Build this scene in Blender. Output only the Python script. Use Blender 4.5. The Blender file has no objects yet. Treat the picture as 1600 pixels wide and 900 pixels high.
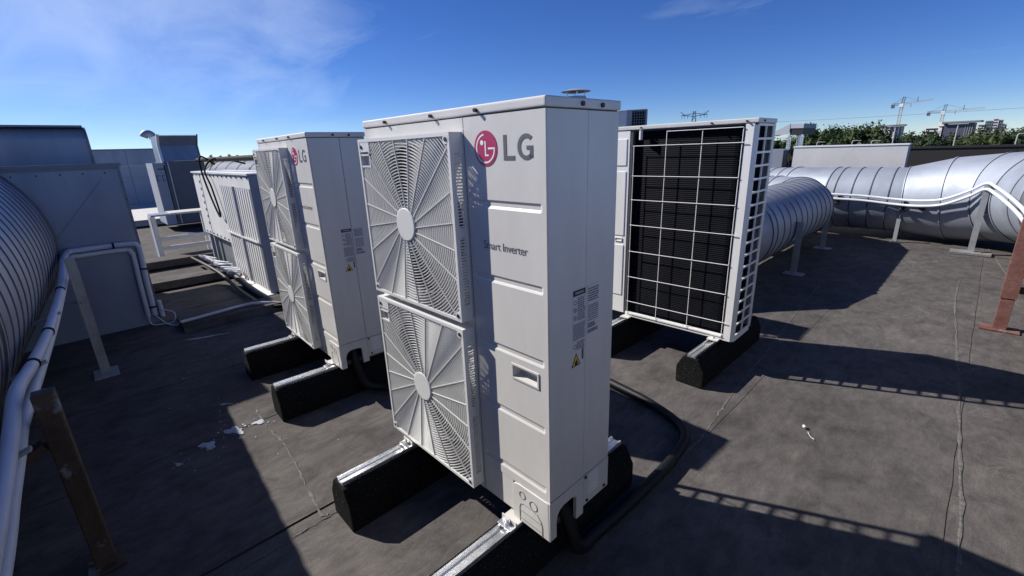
import bpy, bmesh, math, random
from mathutils import Vector, Matrix
random.seed(7)
PI = math.pi
S = bpy.context.scene
COL = S.collection

# ------------------------------------------------------------------ camera
CAM_LOC = Vector((1.7421, -0.8901, 1.4768))
YAW, PITCH, ROLL, FPX = -0.80976, -0.29817, -0.03597, 703.51
fwd = Vector((math.sin(YAW)*math.cos(PITCH), math.cos(YAW)*math.cos(PITCH), math.sin(PITCH)))
rgt = Vector((math.cos(YAW), -math.sin(YAW), 0))
upv = rgt.cross(fwd)
r2 = rgt*math.cos(ROLL)+upv*math.sin(ROLL)
u2 = -rgt*math.sin(ROLL)+upv*math.cos(ROLL)
cd = bpy.data.cameras.new('camera')
cd.sensor_width = 36; cd.lens = 36*FPX/1600; cd.clip_start = 0.02; cd.clip_end = 6000
cam = bpy.data.objects.new('camera', cd); COL.objects.link(cam)
m3 = Matrix((r2, u2, -fwd)).transposed()
cam.matrix_world = Matrix.Translation(CAM_LOC) @ m3.to_4x4()
S.camera = cam

# ------------------------------------------------------------------ light
SUN_TO = Vector((-1.16, -0.545, 1.0)).normalized()     # towards the sun
SUN_EL = math.asin(SUN_TO.z)
SUN_AZ = math.atan2(SUN_TO.x, SUN_TO.y)
sd = bpy.data.lights.new('sun', 'SUN'); sd.energy = 5.0; sd.angle = math.radians(0.5); sd.color = (1.0, 0.955, 0.9)
sun = bpy.data.objects.new('sun', sd); COL.objects.link(sun)
sun.rotation_euler = SUN_TO.to_track_quat('Z', 'Y').to_euler()

W = bpy.data.worlds.new('World'); S.world = W; W.use_nodes = True
nt = W.node_tree; nt.nodes.clear()
def wn(t, **k):
    n = nt.nodes.new(t)
    for a, b in k.items(): setattr(n, a, b)
    return n
out = wn('ShaderNodeOutputWorld'); bg = wn('ShaderNodeBackground'); bg.inputs['Strength'].default_value = 0.084
sky = wn('ShaderNodeTexSky', sky_type='NISHITA'); sky.sun_disc = False
sky.sun_elevation = SUN_EL; sky.sun_rotation = SUN_AZ
sky.altitude = 3000; sky.air_density = 1.0; sky.dust_density = 0.0; sky.ozone_density = 6.0
# wispy cirrus: stretched noise on the view direction
tc = wn('ShaderNodeTexCoord')
def vmath(op, a, b=None):
    n = wn('ShaderNodeVectorMath', operation=op)
    nt.links.new(a, n.inputs[0])
    if b is not None:
        if isinstance(b, (tuple, list, Vector)): n.inputs[1].default_value = b
        else: nt.links.new(b, n.inputs[1])
    return n
def mth(op, a, b=None, c=None, clamp=False):
    n = wn('ShaderNodeMath', operation=op, use_clamp=clamp)
    for i, v in enumerate((a, b, c)):
        if v is None: continue
        if isinstance(v, (int, float)): n.inputs[i].default_value = v
        else: nt.links.new(v, n.inputs[i])
    return n.outputs[0]
sep = wn('ShaderNodeSeparateXYZ'); nt.links.new(tc.outputs['Generated'], sep.inputs[0])
den = mth('MAXIMUM', mth('ADD', sep.outputs['Z'], 0.12), 0.05)
px = mth('DIVIDE', sep.outputs['X'], den); py = mth('DIVIDE', sep.outputs['Y'], den)
cmb = wn('ShaderNodeCombineXYZ'); nt.links.new(px, cmb.inputs[0]); nt.links.new(py, cmb.inputs[1])
mp = wn('ShaderNodeMapping'); nt.links.new(cmb.outputs[0], mp.inputs[0])
mp.inputs['Rotation'].default_value = (0, 0, math.radians(-28)); mp.inputs['Scale'].default_value = (0.45, 1.25, 1)
no1 = wn('ShaderNodeTexNoise'); nt.links.new(mp.outputs[0], no1.inputs['Vector'])
no1.inputs['Scale'].default_value = 1.1; no1.inputs['Detail'].default_value = 8; no1.inputs['Roughness'].default_value = 0.60; no1.inputs['Distortion'].default_value = 1.1
no2 = wn('ShaderNodeTexNoise'); nt.links.new(cmb.outputs[0], no2.inputs['Vector']); no2.inputs['Scale'].default_value = 0.45; no2.inputs['Detail'].default_value = 3
# the bank of cirrus lies to the west (-x); thin streaks elsewhere
bankdir = vmath('DOT_PRODUCT', tc.outputs['Generated'], Vector((-0.97, 0.02, 0.21)).normalized())
bank = wn('ShaderNodeMapRange', interpolation_type='SMOOTHSTEP'); nt.links.new(bankdir.outputs['Value'], bank.inputs[0])
bank.inputs[1].default_value = 0.86; bank.inputs[2].default_value = 1.0
thr = mth('SUBTRACT', 0.605, mth('MULTIPLY', bank.outputs[0], 0.36))
cl = mth('MULTIPLY', mth('SUBTRACT', mth('ADD', mth('MULTIPLY', no1.outputs[0], 0.75), mth('MULTIPLY', no2.outputs[0], 0.3)), thr), 1.7, clamp=True)
hz = wn('ShaderNodeMapRange', interpolation_type='SMOOTHSTEP'); nt.links.new(sep.outputs['Z'], hz.inputs[0])
hz.inputs[1].default_value = -0.02; hz.inputs[2].default_value = 0.22
cf = mth('MULTIPLY', mth('MULTIPLY', cl, 0.50), hz.outputs[0])
mix = wn('ShaderNodeMix', data_type='RGBA'); nt.links.new(cf, mix.inputs['Factor'])
hsv = wn('ShaderNodeHueSaturation'); hsv.inputs['Hue'].default_value = 0.515; hsv.inputs['Saturation'].default_value = 1.17; hsv.inputs['Value'].default_value = 1.0
nt.links.new(sky.outputs[0], hsv.inputs['Color'])
nt.links.new(hsv.outputs[0], mix.inputs['A']); mix.inputs['B'].default_value = (8.6, 10.0, 11.6, 1)
nt.links.new(mix.outputs['Result'], bg.inputs['Color']); nt.links.new(bg.outputs[0], out.inputs[0])

S.view_settings.view_transform = 'Standard'; S.view_settings.look = 'None'
S.view_settings.exposure = 0.43; S.view_settings.gamma = 1.0
S.view_settings.use_curve_mapping = False
S.render.engine = 'CYCLES'
S.cycles.use_denoising = True
S.cycles.max_bounces = 8

# ------------------------------------------------------------------ materials
def mat(name, col, rough=0.5, metal=0.0, var=0.0, vscale=6.0, col2=None, bump=0.0, bscale=60.0, rvar=0.0, spec=0.5,
        stretch=(1, 1, 1), spots=None, clear=0.0):
    m = bpy.data.materials.new(name); m.use_nodes = True
    t = m.node_tree; b = t.nodes['Principled BSDF']
    b.inputs['Base Color'].default_value = (*col, 1); b.inputs['Roughness'].default_value = rough
    b.inputs['Metallic'].default_value = metal; b.inputs['Specular IOR Level'].default_value = spec
    def N(tp): return t.nodes.new(tp)
    if var or bump or rvar or spots or col2:
        co = N('ShaderNodeTexCoord'); mpn = N('ShaderNodeMapping'); mpn.inputs['Scale'].default_value = stretch
        t.links.new(co.outputs['Object'], mpn.inputs[0])
    if var or col2:
        n = N('ShaderNodeTexNoise'); n.inputs['Scale'].default_value = vscale; n.inputs['Detail'].default_value = 8; n.inputs['Roughness'].default_value = 0.65
        t.links.new(mpn.outputs[0], n.inputs['Vector'])
        r = N('ShaderNodeValToRGB'); t.links.new(n.outputs[0], r.inputs[0])
        c2 = col2 if col2 else tuple(min(1, c*(1+var)) for c in col)
        c1 = tuple(c*(1-var) for c in col)
        r.color_ramp.elements[0].position = 0.35; r.color_ramp.elements[0].color = (*c1, 1)
        r.color_ramp.elements[1].position = 0.68; r.color_ramp.elements[1].color = (*c2, 1)
        last = r.outputs[0]
        if spots:
            sc, th, scol = spots
            n2 = N('ShaderNodeTexNoise'); n2.inputs['Scale'].default_value = sc; n2.inputs['Detail'].default_value = 5; n2.inputs['Roughness'].default_value = 0.7
            t.links.new(mpn.outputs[0], n2.inputs['Vector'])
            rr = N('ShaderNodeMapRange'); rr.inputs[1].default_value = th; rr.inputs[2].default_value = th+0.06
            t.links.new(n2.outputs[0], rr.inputs[0])
            mx = N('ShaderNodeMix'); mx.data_type = 'RGBA'
            t.links.new(rr.outputs[0], mx.inputs['Factor']); t.links.new(last, mx.inputs['A']); mx.inputs['B'].default_value = (*scol, 1)
            last = mx.outputs['Result']
        t.links.new(last, b.inputs['Base Color'])
    if rvar:
        n3 = N('ShaderNodeTexNoise'); n3.inputs['Scale'].default_value = vscale*2.3; n3.inputs['Detail'].default_value = 6
        t.links.new(mpn.outputs[0], n3.inputs['Vector'])
        q = N('ShaderNodeMapRange'); q.inputs[3].default_value = rough-rvar; q.inputs[4].default_value = rough+rvar
        q.inputs[1].default_value = 0.3; q.inputs[2].default_value = 0.7
        t.links.new(n3.outputs[0], q.inputs[0]); t.links.new(q.outputs[0], b.inputs['Roughness'])
    if bump:
        n4 = N('ShaderNodeTexNoise'); n4.inputs['Scale'].default_value = bscale; n4.inputs['Detail'].default_value = 8; n4.inputs['Roughness'].default_value = 0.7
        t.links.new(mpn.outputs[0], n4.inputs['Vector'])
        bp = N('ShaderNodeBump'); bp.inputs['Strength'].default_value = bump; bp.inputs['Distance'].default_value = 0.01
        t.links.new(n4.outputs[0], bp.inputs['Height']); t.links.new(bp.outputs[0], b.inputs['Normal'])
    return m
M = {}
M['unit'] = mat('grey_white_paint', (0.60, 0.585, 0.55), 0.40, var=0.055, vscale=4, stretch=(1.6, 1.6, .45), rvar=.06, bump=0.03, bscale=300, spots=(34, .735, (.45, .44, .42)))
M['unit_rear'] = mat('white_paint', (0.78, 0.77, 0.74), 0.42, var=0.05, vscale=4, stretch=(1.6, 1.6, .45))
M['grille'] = mat('grey_plastic', (0.66, 0.66, 0.64), 0.38, var=0.03, vscale=4)
M['dark_in'] = mat('dark_interior', (0.05, 0.05, 0.055), 0.7)
M['shroud'] = mat('grey_shroud', (0.20, 0.20, 0.205), 0.5)
M['fan'] = mat('fan_plastic', (0.13, 0.135, 0.14), 0.45)
M['coil'] = mat('coil_fins', (0.0042, 0.005, 0.0085), 0.6, spec=0.08, var=0.3, vscale=9)
M['coil_tube'] = mat('coil_tube', (0.012, 0.0125, 0.015), 0.5, spec=0.2)
M['magenta'] = mat('magenta_print', (0.36, 0.008, 0.085), 0.4)
M['white'] = mat('white_print', (0.8, 0.8, 0.8), 0.45)
M['grey_print'] = mat('grey_print', (0.10, 0.105, 0.115), 0.45)
M['label'] = mat('label_paper', (0.55, 0.56, 0.58), 0.4, var=0.04, vscale=30)
M['ink'] = mat('label_ink', (0.07, 0.07, 0.08), 0.5)
M['black'] = mat('black_ink', (0.012, 0.012, 0.014), 0.5)
M['yellow'] = mat('warning_yellow', (0.75, 0.48, 0.03), 0.45)
M['knock'] = mat('pressed_line', (0.26, 0.26, 0.255), 0.5)
M['screw'] = mat('dark_screw', (0.05, 0.05, 0.05), 0.4, metal=0.6)
M['galv'] = mat('galvanised_duct', (0.335, 0.37, 0.425), 0.60, metal=0.45, var=0.13, vscale=1.6, rvar=0.07, spots=(6, 0.66, (0.40, 0.40, 0.41)), bump=.55, bscale=2.6)
M['galv_seam'] = mat('duct_seam', (0.10, 0.105, 0.115), 0.6, metal=0.4, var=0.3, vscale=5)
M['galv_left'] = mat('dull_galvanised_duct', (0.40, 0.44, 0.52), 0.46, metal=0.65, var=0.12, vscale=1.8, rvar=0.07, bump=.4, bscale=3)
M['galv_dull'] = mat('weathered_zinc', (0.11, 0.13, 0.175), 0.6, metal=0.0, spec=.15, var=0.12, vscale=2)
M['rail'] = mat('bright_aluminium', (0.78, 0.79, 0.80), 0.30, metal=0.8, var=0.08, vscale=12, rvar=0.08)
M['rubber'] = mat('crumb_rubber', (0.014, 0.014, 0.0145), 0.95, spec=0.06, var=0.5, vscale=160, bump=0.9, bscale=150, spots=(120, 0.61, (0.11, 0.11, 0.11)))
M['hose'] = mat('black_hose', (0.007, 0.007, 0.009), 0.55, spec=.3, bump=0.2, bscale=40)
M['pipe'] = mat('white_pipe', (0.66, 0.68, 0.72), 0.4, var=0.06, vscale=8)
M['strap'] = mat('black_strap', (0.008, 0.008, 0.009), 0.7, spec=.1)
M['steel'] = mat('grey_steel', (0.40, 0.41, 0.42), 0.5, metal=0.5, var=0.15, vscale=9)
M['rust'] = mat('rusty_steel', (0.13, 0.045, 0.03), 0.75, col2=(0.20, 0.10, 0.09), vscale=14, bump=0.3, bscale=60, spots=(9, 0.6, (0.28, 0.20, 0.19)))
M['rust_dark'] = mat('old_rusty_steel', (0.06, 0.036, 0.024), 0.8, col2=(0.11, 0.075, 0.05), vscale=12, bump=0.3, bscale=60, spots=(5, 0.54, (0.22, 0.23, 0.25)))
M['blue_panel'] = mat('blue_grey_sheet', (0.25, 0.295, 0.375), 0.42, metal=0.25, var=0.13, vscale=2.5, stretch=(1, 1, .3), rvar=0.09, spots=(7, .70, (.20, .22, .26)), bump=.25, bscale=1.8)
M['panel_trim'] = mat('panel_trim', (0.16, 0.18, 0.22), 0.45, metal=0.4)
M['cond'] = mat('aged_white_sheet', (0.74, 0.74, 0.73), 0.5, var=0.08, vscale=3, spots=(5, 0.68, (0.45, 0.42, 0.38)))
M['cond_gap'] = mat('louver_gap', (0.34, 0.34, 0.34), 0.6)
M['wood'] = mat('weathered_board', (0.50, 0.49, 0.46), 0.7, var=0.15, vscale=5, stretch=(1, 6, 1))
M['far_wall'] = mat('far_wall_sheet', (0.34, 0.37, 0.42), 0.6, var=0.06, vscale=0.8)
M['far_wall2'] = mat('far_wall_dark', (0.15, 0.16, 0.17), 0.6, var=0.12, vscale=1.2)
M['concrete'] = mat('pale_render', (0.56, 0.555, 0.54), 0.8, var=0.10, vscale=1.6, bump=0.2, bscale=20, spots=(4, 0.66, (0.38, 0.37, 0.34)))
M['old_slab'] = mat('weathered_slab', (0.17, 0.165, 0.16), 0.85, var=.25, vscale=9)
M['brown'] = mat('dark_brown_cladding', (0.022, 0.019, 0.016), 0.6, var=0.15, vscale=1.2)
M['bead'] = mat('worn_sunlit_seam_bead', (0.11, 0.102, 0.094), 0.9, spec=.1, var=0.25, vscale=40, col2=(0.20,.19,.175))  # worn seam line; the bright sunlit edge is put into the paler grey
M['paint'] = mat('white_paint_splash', (0.36, 0.38, 0.42), 0.6, var=0.2, vscale=20)
M['trunk'] = mat('bark', (0.09, 0.07, 0.05), 0.9)
M['leaf'] = mat('leaves', (0.030, 0.050, 0.018), 0.7, spec=0.15, col2=(0.060, 0.082, 0.032), vscale=0.5)
M['leaf2'] = mat('leaves_dark', (0.020, 0.037, 0.016), 0.7, spec=0.15, col2=(0.042, 0.062, 0.026), vscale=0.5)
M['needle'] = mat('needles', (0.02, 0.03, 0.018), 0.7)
M['crane'] = mat('crane_paint', (0.42, 0.36, 0.30), 0.6)
M['crane_dark'] = mat('crane_dark', (0.10, 0.10, 0.12), 0.6)
M['bld'] = mat('pale_facade', (0.78, 0.75, 0.70), 0.8, var=0.05, vscale=0.1)
M['bld_grey'] = mat('grey_facade', (0.22, 0.22, 0.23), 0.8, var=0.1, vscale=0.1)
M['bld_dark'] = mat('dark_facade', (0.07, 0.08, 0.11), 0.5)
M['glass'] = mat('window_glass', (0.03, 0.04, 0.06), 0.15)
M['pole'] = mat('lamp_pole', (0.40, 0.41, 0.41), 0.5, metal=0.3)
M['wire'] = mat('power_wire', (0.12, 0.13, 0.16), 0.6)
M['terrain'] = mat('grass_and_yards', (0.06, 0.075, 0.04), 0.9, col2=(0.12, 0.12, 0.10), vscale=0.02)

def roof_mat():
    m = bpy.data.materials.new('bitumen_membrane'); m.use_nodes = True
    t = m.node_tree; b = t.nodes['Principled BSDF']; b.inputs['Specular IOR Level'].default_value = 0.08
    N = lambda tp: t.nodes.new(tp)
    g = N('ShaderNodeNewGeometry')
    def noise(sc, det, rough, scale=(1, 1, 1), dist=0.0, rot=0.0):
        mpn = N('ShaderNodeMapping'); mpn.inputs['Scale'].default_value = scale; mpn.inputs['Rotation'].default_value = (0, 0, rot)
        t.links.new(g.outputs['Position'], mpn.inputs[0])
        n = N('ShaderNodeTexNoise'); n.inputs['Scale'].default_value = sc; n.inputs['Detail'].default_value = det
        n.inputs['Roughness'].default_value = rough; n.inputs['Distortion'].default_value = dist
        t.links.new(mpn.outputs[0], n.inputs['Vector']); return n.outputs[0]
    def ramp(v, stops):
        r = N('ShaderNodeValToRGB'); t.links.new(v, r.inputs[0]); e = r.color_ramp.elements
        while len(e) < len(stops): e.new(0.5)
        for k, (p_, c_) in enumerate(stops): e[k].position = p_; e[k].color = (*c_, 1)
        return r.outputs[0]
    def mixc(f, a, bb, mode='MIX', fac=None):
        x = N('ShaderNodeMix'); x.data_type = 'RGBA'; x.blend_type = mode
        if fac is not None: x.inputs['Factor'].default_value = fac
        else: t.links.new(f, x.inputs['Factor'])
        t.links.new(a, x.inputs['A'])
        if isinstance(bb, tuple): x.inputs['B'].default_value = (*bb, 1)
        else: t.links.new(bb, x.inputs['B'])
        return x.outputs['Result']
    base = ramp(noise(0.9, 5, 0.55), [(0.32, (0.083, 0.076, 0.072)), (0.5, (0.100, 0.092, 0.087)), (0.70, (0.122, 0.112, 0.104))])
    blot = ramp(noise(5.0, 12, 0.72, (1, .8, 1), 0.6, .5), [(0.36, (0.72, 0.71, 0.70)), (0.50, (1, 1, 1)), (0.66, (1.22, 1.20, 1.17))])
    c = mixc(None, base, blot, 'MULTIPLY', 1.0)
    for rot_, lo in ((0.55, .30), (-0.75, .33)):
        scr = ramp(noise(19, 9, 0.75, (1, .38, 1), 0.5, rot_), [(lo, (0.82, 0.815, 0.81)), (0.5, (1, 1, 1)), (0.72, (1.20, 1.20, 1.19))])
        c = mixc(None, c, scr, 'MULTIPLY', 1.0)
    grain = ramp(noise(260, 3, 0.7), [(0.3, (0.72, 0.72, 0.72)), (0.7, (1.26, 1.26, 1.26))])
    c = mixc(None, c, grain, 'MULTIPLY', 1.0)
    # pale scuffs and fine wandering lines
    sc = N('ShaderNodeMapRange'); sc.inputs[1].default_value = 0.0; sc.inputs[2].default_value = 0.012; sc.inputs[3].default_value = 0.5; sc.inputs[4].default_value = 0
    d = N('ShaderNodeMath'); d.operation = 'ABSOLUTE'; s_ = N('ShaderNodeMath'); s_.operation = 'SUBTRACT'; s_.inputs[1].default_value = 0.5
    t.links.new(noise(2.1, 4, 0.55, (1, 1, 1), 1.3), s_.inputs[0]); t.links.new(s_.outputs[0], d.inputs[0]); t.links.new(d.outputs[0], sc.inputs[0])
    gate = N('ShaderNodeMapRange'); gate.inputs[1].default_value = 0.55; gate.inputs[2].default_value = 0.7
    t.links.new(noise(1.7, 3, 0.5), gate.inputs[0])
    mu = N('ShaderNodeMath'); mu.operation = 'MULTIPLY'; t.links.new(sc.outputs[0], mu.inputs[0]); t.links.new(gate.outputs[0], mu.inputs[1])
    c = mixc(mu.outputs[0], c, (0.20, 0.19, 0.175))
    fl = N('ShaderNodeMapRange'); fl.inputs[1].default_value = 0.735; fl.inputs[2].default_value = 0.76; fl.inputs[4].default_value = 0.6
    t.links.new(noise(38, 3, 0.6), fl.inputs[0])
    c = mixc(fl.outputs[0], c, (0.03, 0.03, 0.03))
    t.links.new(c, b.inputs['Base Color'])
    rg = N('ShaderNodeMapRange'); rg.inputs[3].default_value = 0.62; rg.inputs[4].default_value = 0.9
    t.links.new(noise(5, 6, 0.6), rg.inputs[0]); t.links.new(rg.outputs[0], b.inputs['Roughness'])
    bp = N('ShaderNodeBump'); bp.inputs['Strength'].default_value = 0.35; bp.inputs['Distance'].default_value = 0.012
    t.links.new(noise(30, 10, 0.75, (1, 0.5, 1), 0.4, 0.9), bp.inputs['Height']); t.links.new(bp.outputs[0], b.inputs['Normal'])
    return m
M['roof'] = roof_mat()

# ------------------------------------------------------------------ mesh helpers
class MB:
    def __init__(s): s.v = []; s.f = []; s.mi = []; s.sm = []; s.mats = []; s.cur = 0
    def use(s, m):
        if m not in s.mats: s.mats.append(m)
        s.cur = s.mats.index(m); return s
    def add(s, vs, fs, smooth=False):
        o = len(s.v); s.v += [tuple(x) for x in vs]
        for f in fs: s.f.append(tuple(i+o for i in f)); s.mi.append(s.cur); s.sm.append(smooth)
        return s
    def box(s, x0, x1, y0, y1, z0, z1):
        s.add([(x0,y0,z0),(x1,y0,z0),(x1,y1,z0),(x0,y1,z0),(x0,y0,z1),(x1,y0,z1),(x1,y1,z1),(x0,y1,z1)],
              [(3,2,1,0),(4,5,6,7),(0,1,5,4),(1,2,6,5),(2,3,7,6),(3,0,4,7)]); return s
    def bar(s, a, b, w, h=None, up=(0,0,1)):           # rectangular bar from a to b
        a = Vector(a); b = Vector(b); h = h or w; d = (b-a).normalized(); up = Vector(up)
        if abs(d.dot(up)) > 0.98: up = Vector((1,0,0))
        x = d.cross(up).normalized()*w/2; y = x.cross(d).normalized()*h/2
        vs = [a-x-y, a+x-y, a+x+y, a-x+y, b-x-y, b+x-y, b+x+y, b-x+y]
        s.add(vs, [(3,2,1,0),(4,5,6,7),(0,1,5,4),(1,2,6,5),(2,3,7,6),(3,0,4,7)]); return s
    def tube(s, pts, r, n=10, cap=True, smooth=True):
        pts = [Vector(p) for p in pts]; rings = []
        up = Vector((0,0,1)); prev = None
        for i, p in enumerate(pts):
            d = (pts[min(i+1, len(pts)-1)]-pts[max(i-1, 0)]).normalized()
            if prev is None:
                x = d.cross(up if abs(d.z) < 0.95 else Vector((1,0,0))).normalized()
            else: x = (prev-d*prev.dot(d)).normalized()
            prev = x; y = d.cross(x); rr = r[i] if isinstance(r, (list, tuple)) else r
            rings.append([p+(x*math.cos(2*PI*k/n)+y*math.sin(2*PI*k/n))*rr for k in range(n)])
        vs = [v for q in rings for v in q]; fs = []
        for i in range(len(pts)-1):
            for k in range(n): fs.append((i*n+k, i*n+(k+1)%n, (i+1)*n+(k+1)%n, (i+1)*n+k))
        s.add(vs, fs, smooth)
        if cap: s.add(rings[0], [tuple(range(n))[::-1]]); s.add(rings[-1], [tuple(range(n))])
        return s
    def disc(s, c, ax, r, h, n=24):                     # short solid cylinder from c along ax
        c = Vector(c); ax = Vector(ax).normalized(); s.tube([c, c+ax*h], r, n, True, False); return s
    def prism(s, poly, axis, a, b):                     # 2-D polygon extruded along axis x/y/z between a and b
        n = len(poly)
        def P(u, w, t):
            return {'x': (t,u,w), 'y': (u,t,w), 'z': (u,w,t)}[axis]
        vs = [P(u, w, a) for u, w in poly]+[P(u, w, b) for u, w in poly]
        s.add(vs, [tuple(range(n)), tuple(range(2*n-1, n-1, -1))]+[(i, i+n, (i+1)%n+n, (i+1)%n) for i in range(n)]); return s
    def quad(s, a, b, c, d): s.add([a, b, c, d], [(0,1,2,3)]); return s
    def mesh(s, name, m=None, bevel=0.0, seg=2, recalc=True):
        me = bpy.data.meshes.new(name); me.from_pydata(s.v, [], s.f)
        for q in (s.mats or [m]): me.materials.append(q)
        for p, i, sm in zip(me.polygons, s.mi, s.sm): p.material_index = i; p.use_smooth = sm
        if recalc or bevel:
            bm = bmesh.new(); bm.from_mesh(me)
            if recalc: bmesh.ops.recalc_face_normals(bm, faces=bm.faces)
            if bevel:
                es = [e for e in bm.edges if len(e.link_faces) == 2 and e.calc_face_angle(0) > 0.5]
                bmesh.ops.bevel(bm, geom=es, offset=bevel, segments=seg, profile=0.6, affect='EDGES', clamp_overlap=True)
            bm.to_mesh(me); bm.free()
        return me
    def build(s, name, m=None, parent=None, bevel=0.0, seg=2, loc=None, recalc=True):
        o = bpy.data.objects.new(name, s.mesh(name, m, bevel, seg, recalc)); COL.objects.link(o)
        if parent is not None: o.parent = parent
        if loc: o.location = loc
        return o
def tag(o, label, cat, group=None):
    o['label'] = label; o['category'] = cat
    if group: o['group'] = group
    return o
def thing(name, label, cat, loc=(0,0,0), rz=0.0, group=None):
    o = bpy.data.objects.new(name, None); o.empty_display_size = 0.1; COL.objects.link(o)
    o.location = loc; o.rotation_euler = (0, 0, rz)
    return tag(o, label, cat, group)
def structure(o): o['kind'] = 'structure'; return o
def dup(root, loc=None, rz=None, label=None):
    def rec(o, par):
        c = o.copy(); COL.objects.link(c)
        if par is not None: c.parent = par
        for ch in kids.get(o.name, []): rec(ch, c)
        return c
    kids = {}
    for o in list(COL.objects):
        if o.parent: kids.setdefault(o.parent.name, []).append(o)
    c = rec(root, None)
    if loc: c.location = loc
    if rz is not None: c.rotation_euler = (0, 0, rz)
    if label: c['label'] = label
    return c
def text_mesh(txt, size, m, name):
    cu = bpy.data.curves.new(name, 'FONT'); cu.body = txt; cu.size = size; cu.fill_mode = 'FRONT'
    o = bpy.data.objects.new(name, cu); COL.objects.link(o)
    dg = bpy.context.evaluated_depsgraph_get(); dg.update()
    me = bpy.data.meshes.new_from_object(o.evaluated_get(dg)); bpy.data.objects.remove(o); me.name = name
    me.materials.clear(); me.materials.append(m); return me
def smooth_path(pts, n=6):
    pts = [Vector(p) for p in pts]; o = []
    for i in range(len(pts)-1):
        p0 = pts[max(i-1, 0)]; p1 = pts[i]; p2 = pts[i+1]; p3 = pts[min(i+2, len(pts)-1)]
        for k in range(n):
            t = k/n
            o.append(0.5*((2*p1)+(p2-p0)*t+(2*p0-5*p1+4*p2-p3)*t*t+(3*p1-p0-3*p2+p3)*t**3))
    o.append(pts[-1]); return o

# ------------------------------------------------------------------ setting
# far ground, our building, the flat roof
structure(MB().box(-3000, 3000, -3000, 3000, -8.6, -8).build('ground', M['terrain']))
bld = MB(); bld.box(-26, 12, -9, 11.0, -8.0, -0.03)
roof = structure(bld.build('roof', M['roof']))
SH = 0.955
def membrane(x0, x1, y0, y1, dz, seed):
    rnd = random.Random(seed); m = MB(); ny = int((y1-y0)/0.22)
    L = []; Rr = []
    for i in range(ny+1):
        y = y0+(y1-y0)*i/ny
        L.append((x0+rnd.uniform(-.003,.003), y)); Rr.append((x1+rnd.uniform(-.004,.004), y))
    vs = []; fs = []
    for (a, b) in zip(L, Rr):
        vs += [(a[0], a[1], -0.004), (a[0]+0.05, a[1], -0.001), ((a[0]+b[0])/2, a[1], 0.0), (b[0]-0.09, b[1], 0.0), (b[0]-0.05, b[1], 0.0008), (b[0], b[1], 0.0010), (b[0], b[1], -0.004)]
    for i in range(ny):
        for k in range(6): fs.append((i*7+k, i*7+k+1, (i+1)*7+k+1, (i+1)*7+k))
    m.add(vs, fs); return m
for k in range(-5, 8):
    x0 = -0.06+SH*k+ (0.035 if k == 0 else 0)
    x1 = x0+SH+0.03
    mm = membrane(x0, x1, -7, 10.9, 0, 100+k)
    mm.build('membrane_sheet', M['roof'], roof)
def bead(pts, w=0.016, seed=1, h=0.0009):
    rnd = random.Random(seed); P = smooth_path(pts, 10); vs = []; fs = []
    for i, p in enumerate(P):
        d = (P[min(i+1, len(P)-1)]-P[max(i-1, 0)]).normalized(); nn = Vector((-d.y, d.x, 0))
        j = rnd.gauss(0, .0025); ww = w*rnd.uniform(.2, 1.25)
        vs += [p+nn*(j-ww/2), p+nn*j+Vector((0,0,h)), p+nn*(j+ww/2)]
        if i: b = i*3; fs += [(b-3, b-2, b+1, b), (b-2, b-1, b+2, b+1)]
    return MB().add(vs, fs)
zb = 0.0022
for k, (pts, w) in enumerate([
    ([(1.73,5.6,zb),(1.74,4.75,zb),(1.80,3.6,zb),(1.85,2.78,zb),(1.90,1.8,zb),(1.925,1.2,zb),(1.93,0.3,zb)], .020),
    ([(0.70,5.0,zb),(0.70,4.7,zb),(0.79,3.3,zb),(0.84,2.6,zb),(0.90,1.7,zb),(0.94,1.28,zb),(0.95,.9,zb)], .014),
    ([(-1.14,-.36,zb),(-.90,-.375,zb),(-.67,-.36,zb),(-.33,-.39,zb),(-.01,-.42,zb),(.03,-.40,zb)], .018),
    ([(.04,-.36,zb),(.045,-.5,zb),(.06,-.74,zb),(.05,-1.0,zb)], .010),
    ([(1.80,8.0,zb),(1.92,7.64,zb),(2.05,6.4,zb),(2.18,5.38,zb),(2.22,4.9,zb)], .022),
    ([(1.05,7.6,zb),(1.0,6.8,zb),(.98,6.2,zb),(1.0,5.6,zb)], .012)]):
    bead(pts, w*.8, 40+k).build('seam_bead', M['bead'], roof)

# raised roof ribs at the west end, covered with membrane
def rib(x0, x1, y0, y1, h, label):
    o = MB().prism([(x0, 0.002), (x0+.03, h), (x1-.03, h), (x1, 0.002)], 'y', y0, y1).build('roof_rib', M['roof'])
    return tag(o, label, 'roof rib', 'raised ribs across the roof')
rib(-6.85, -6.40, -0.5, 3.0, .10, 'raised roof rib just in front of the bench, its top in sunlight')
rib(-5.30, -4.95, -0.5, 3.0, .09, 'middle raised roof rib in shade beside the louvered cabinet')
rib(-3.40, -3.02, -0.42, 2.4, .07, 'nearest raised roof rib with a grey conduit lying on it')

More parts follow.
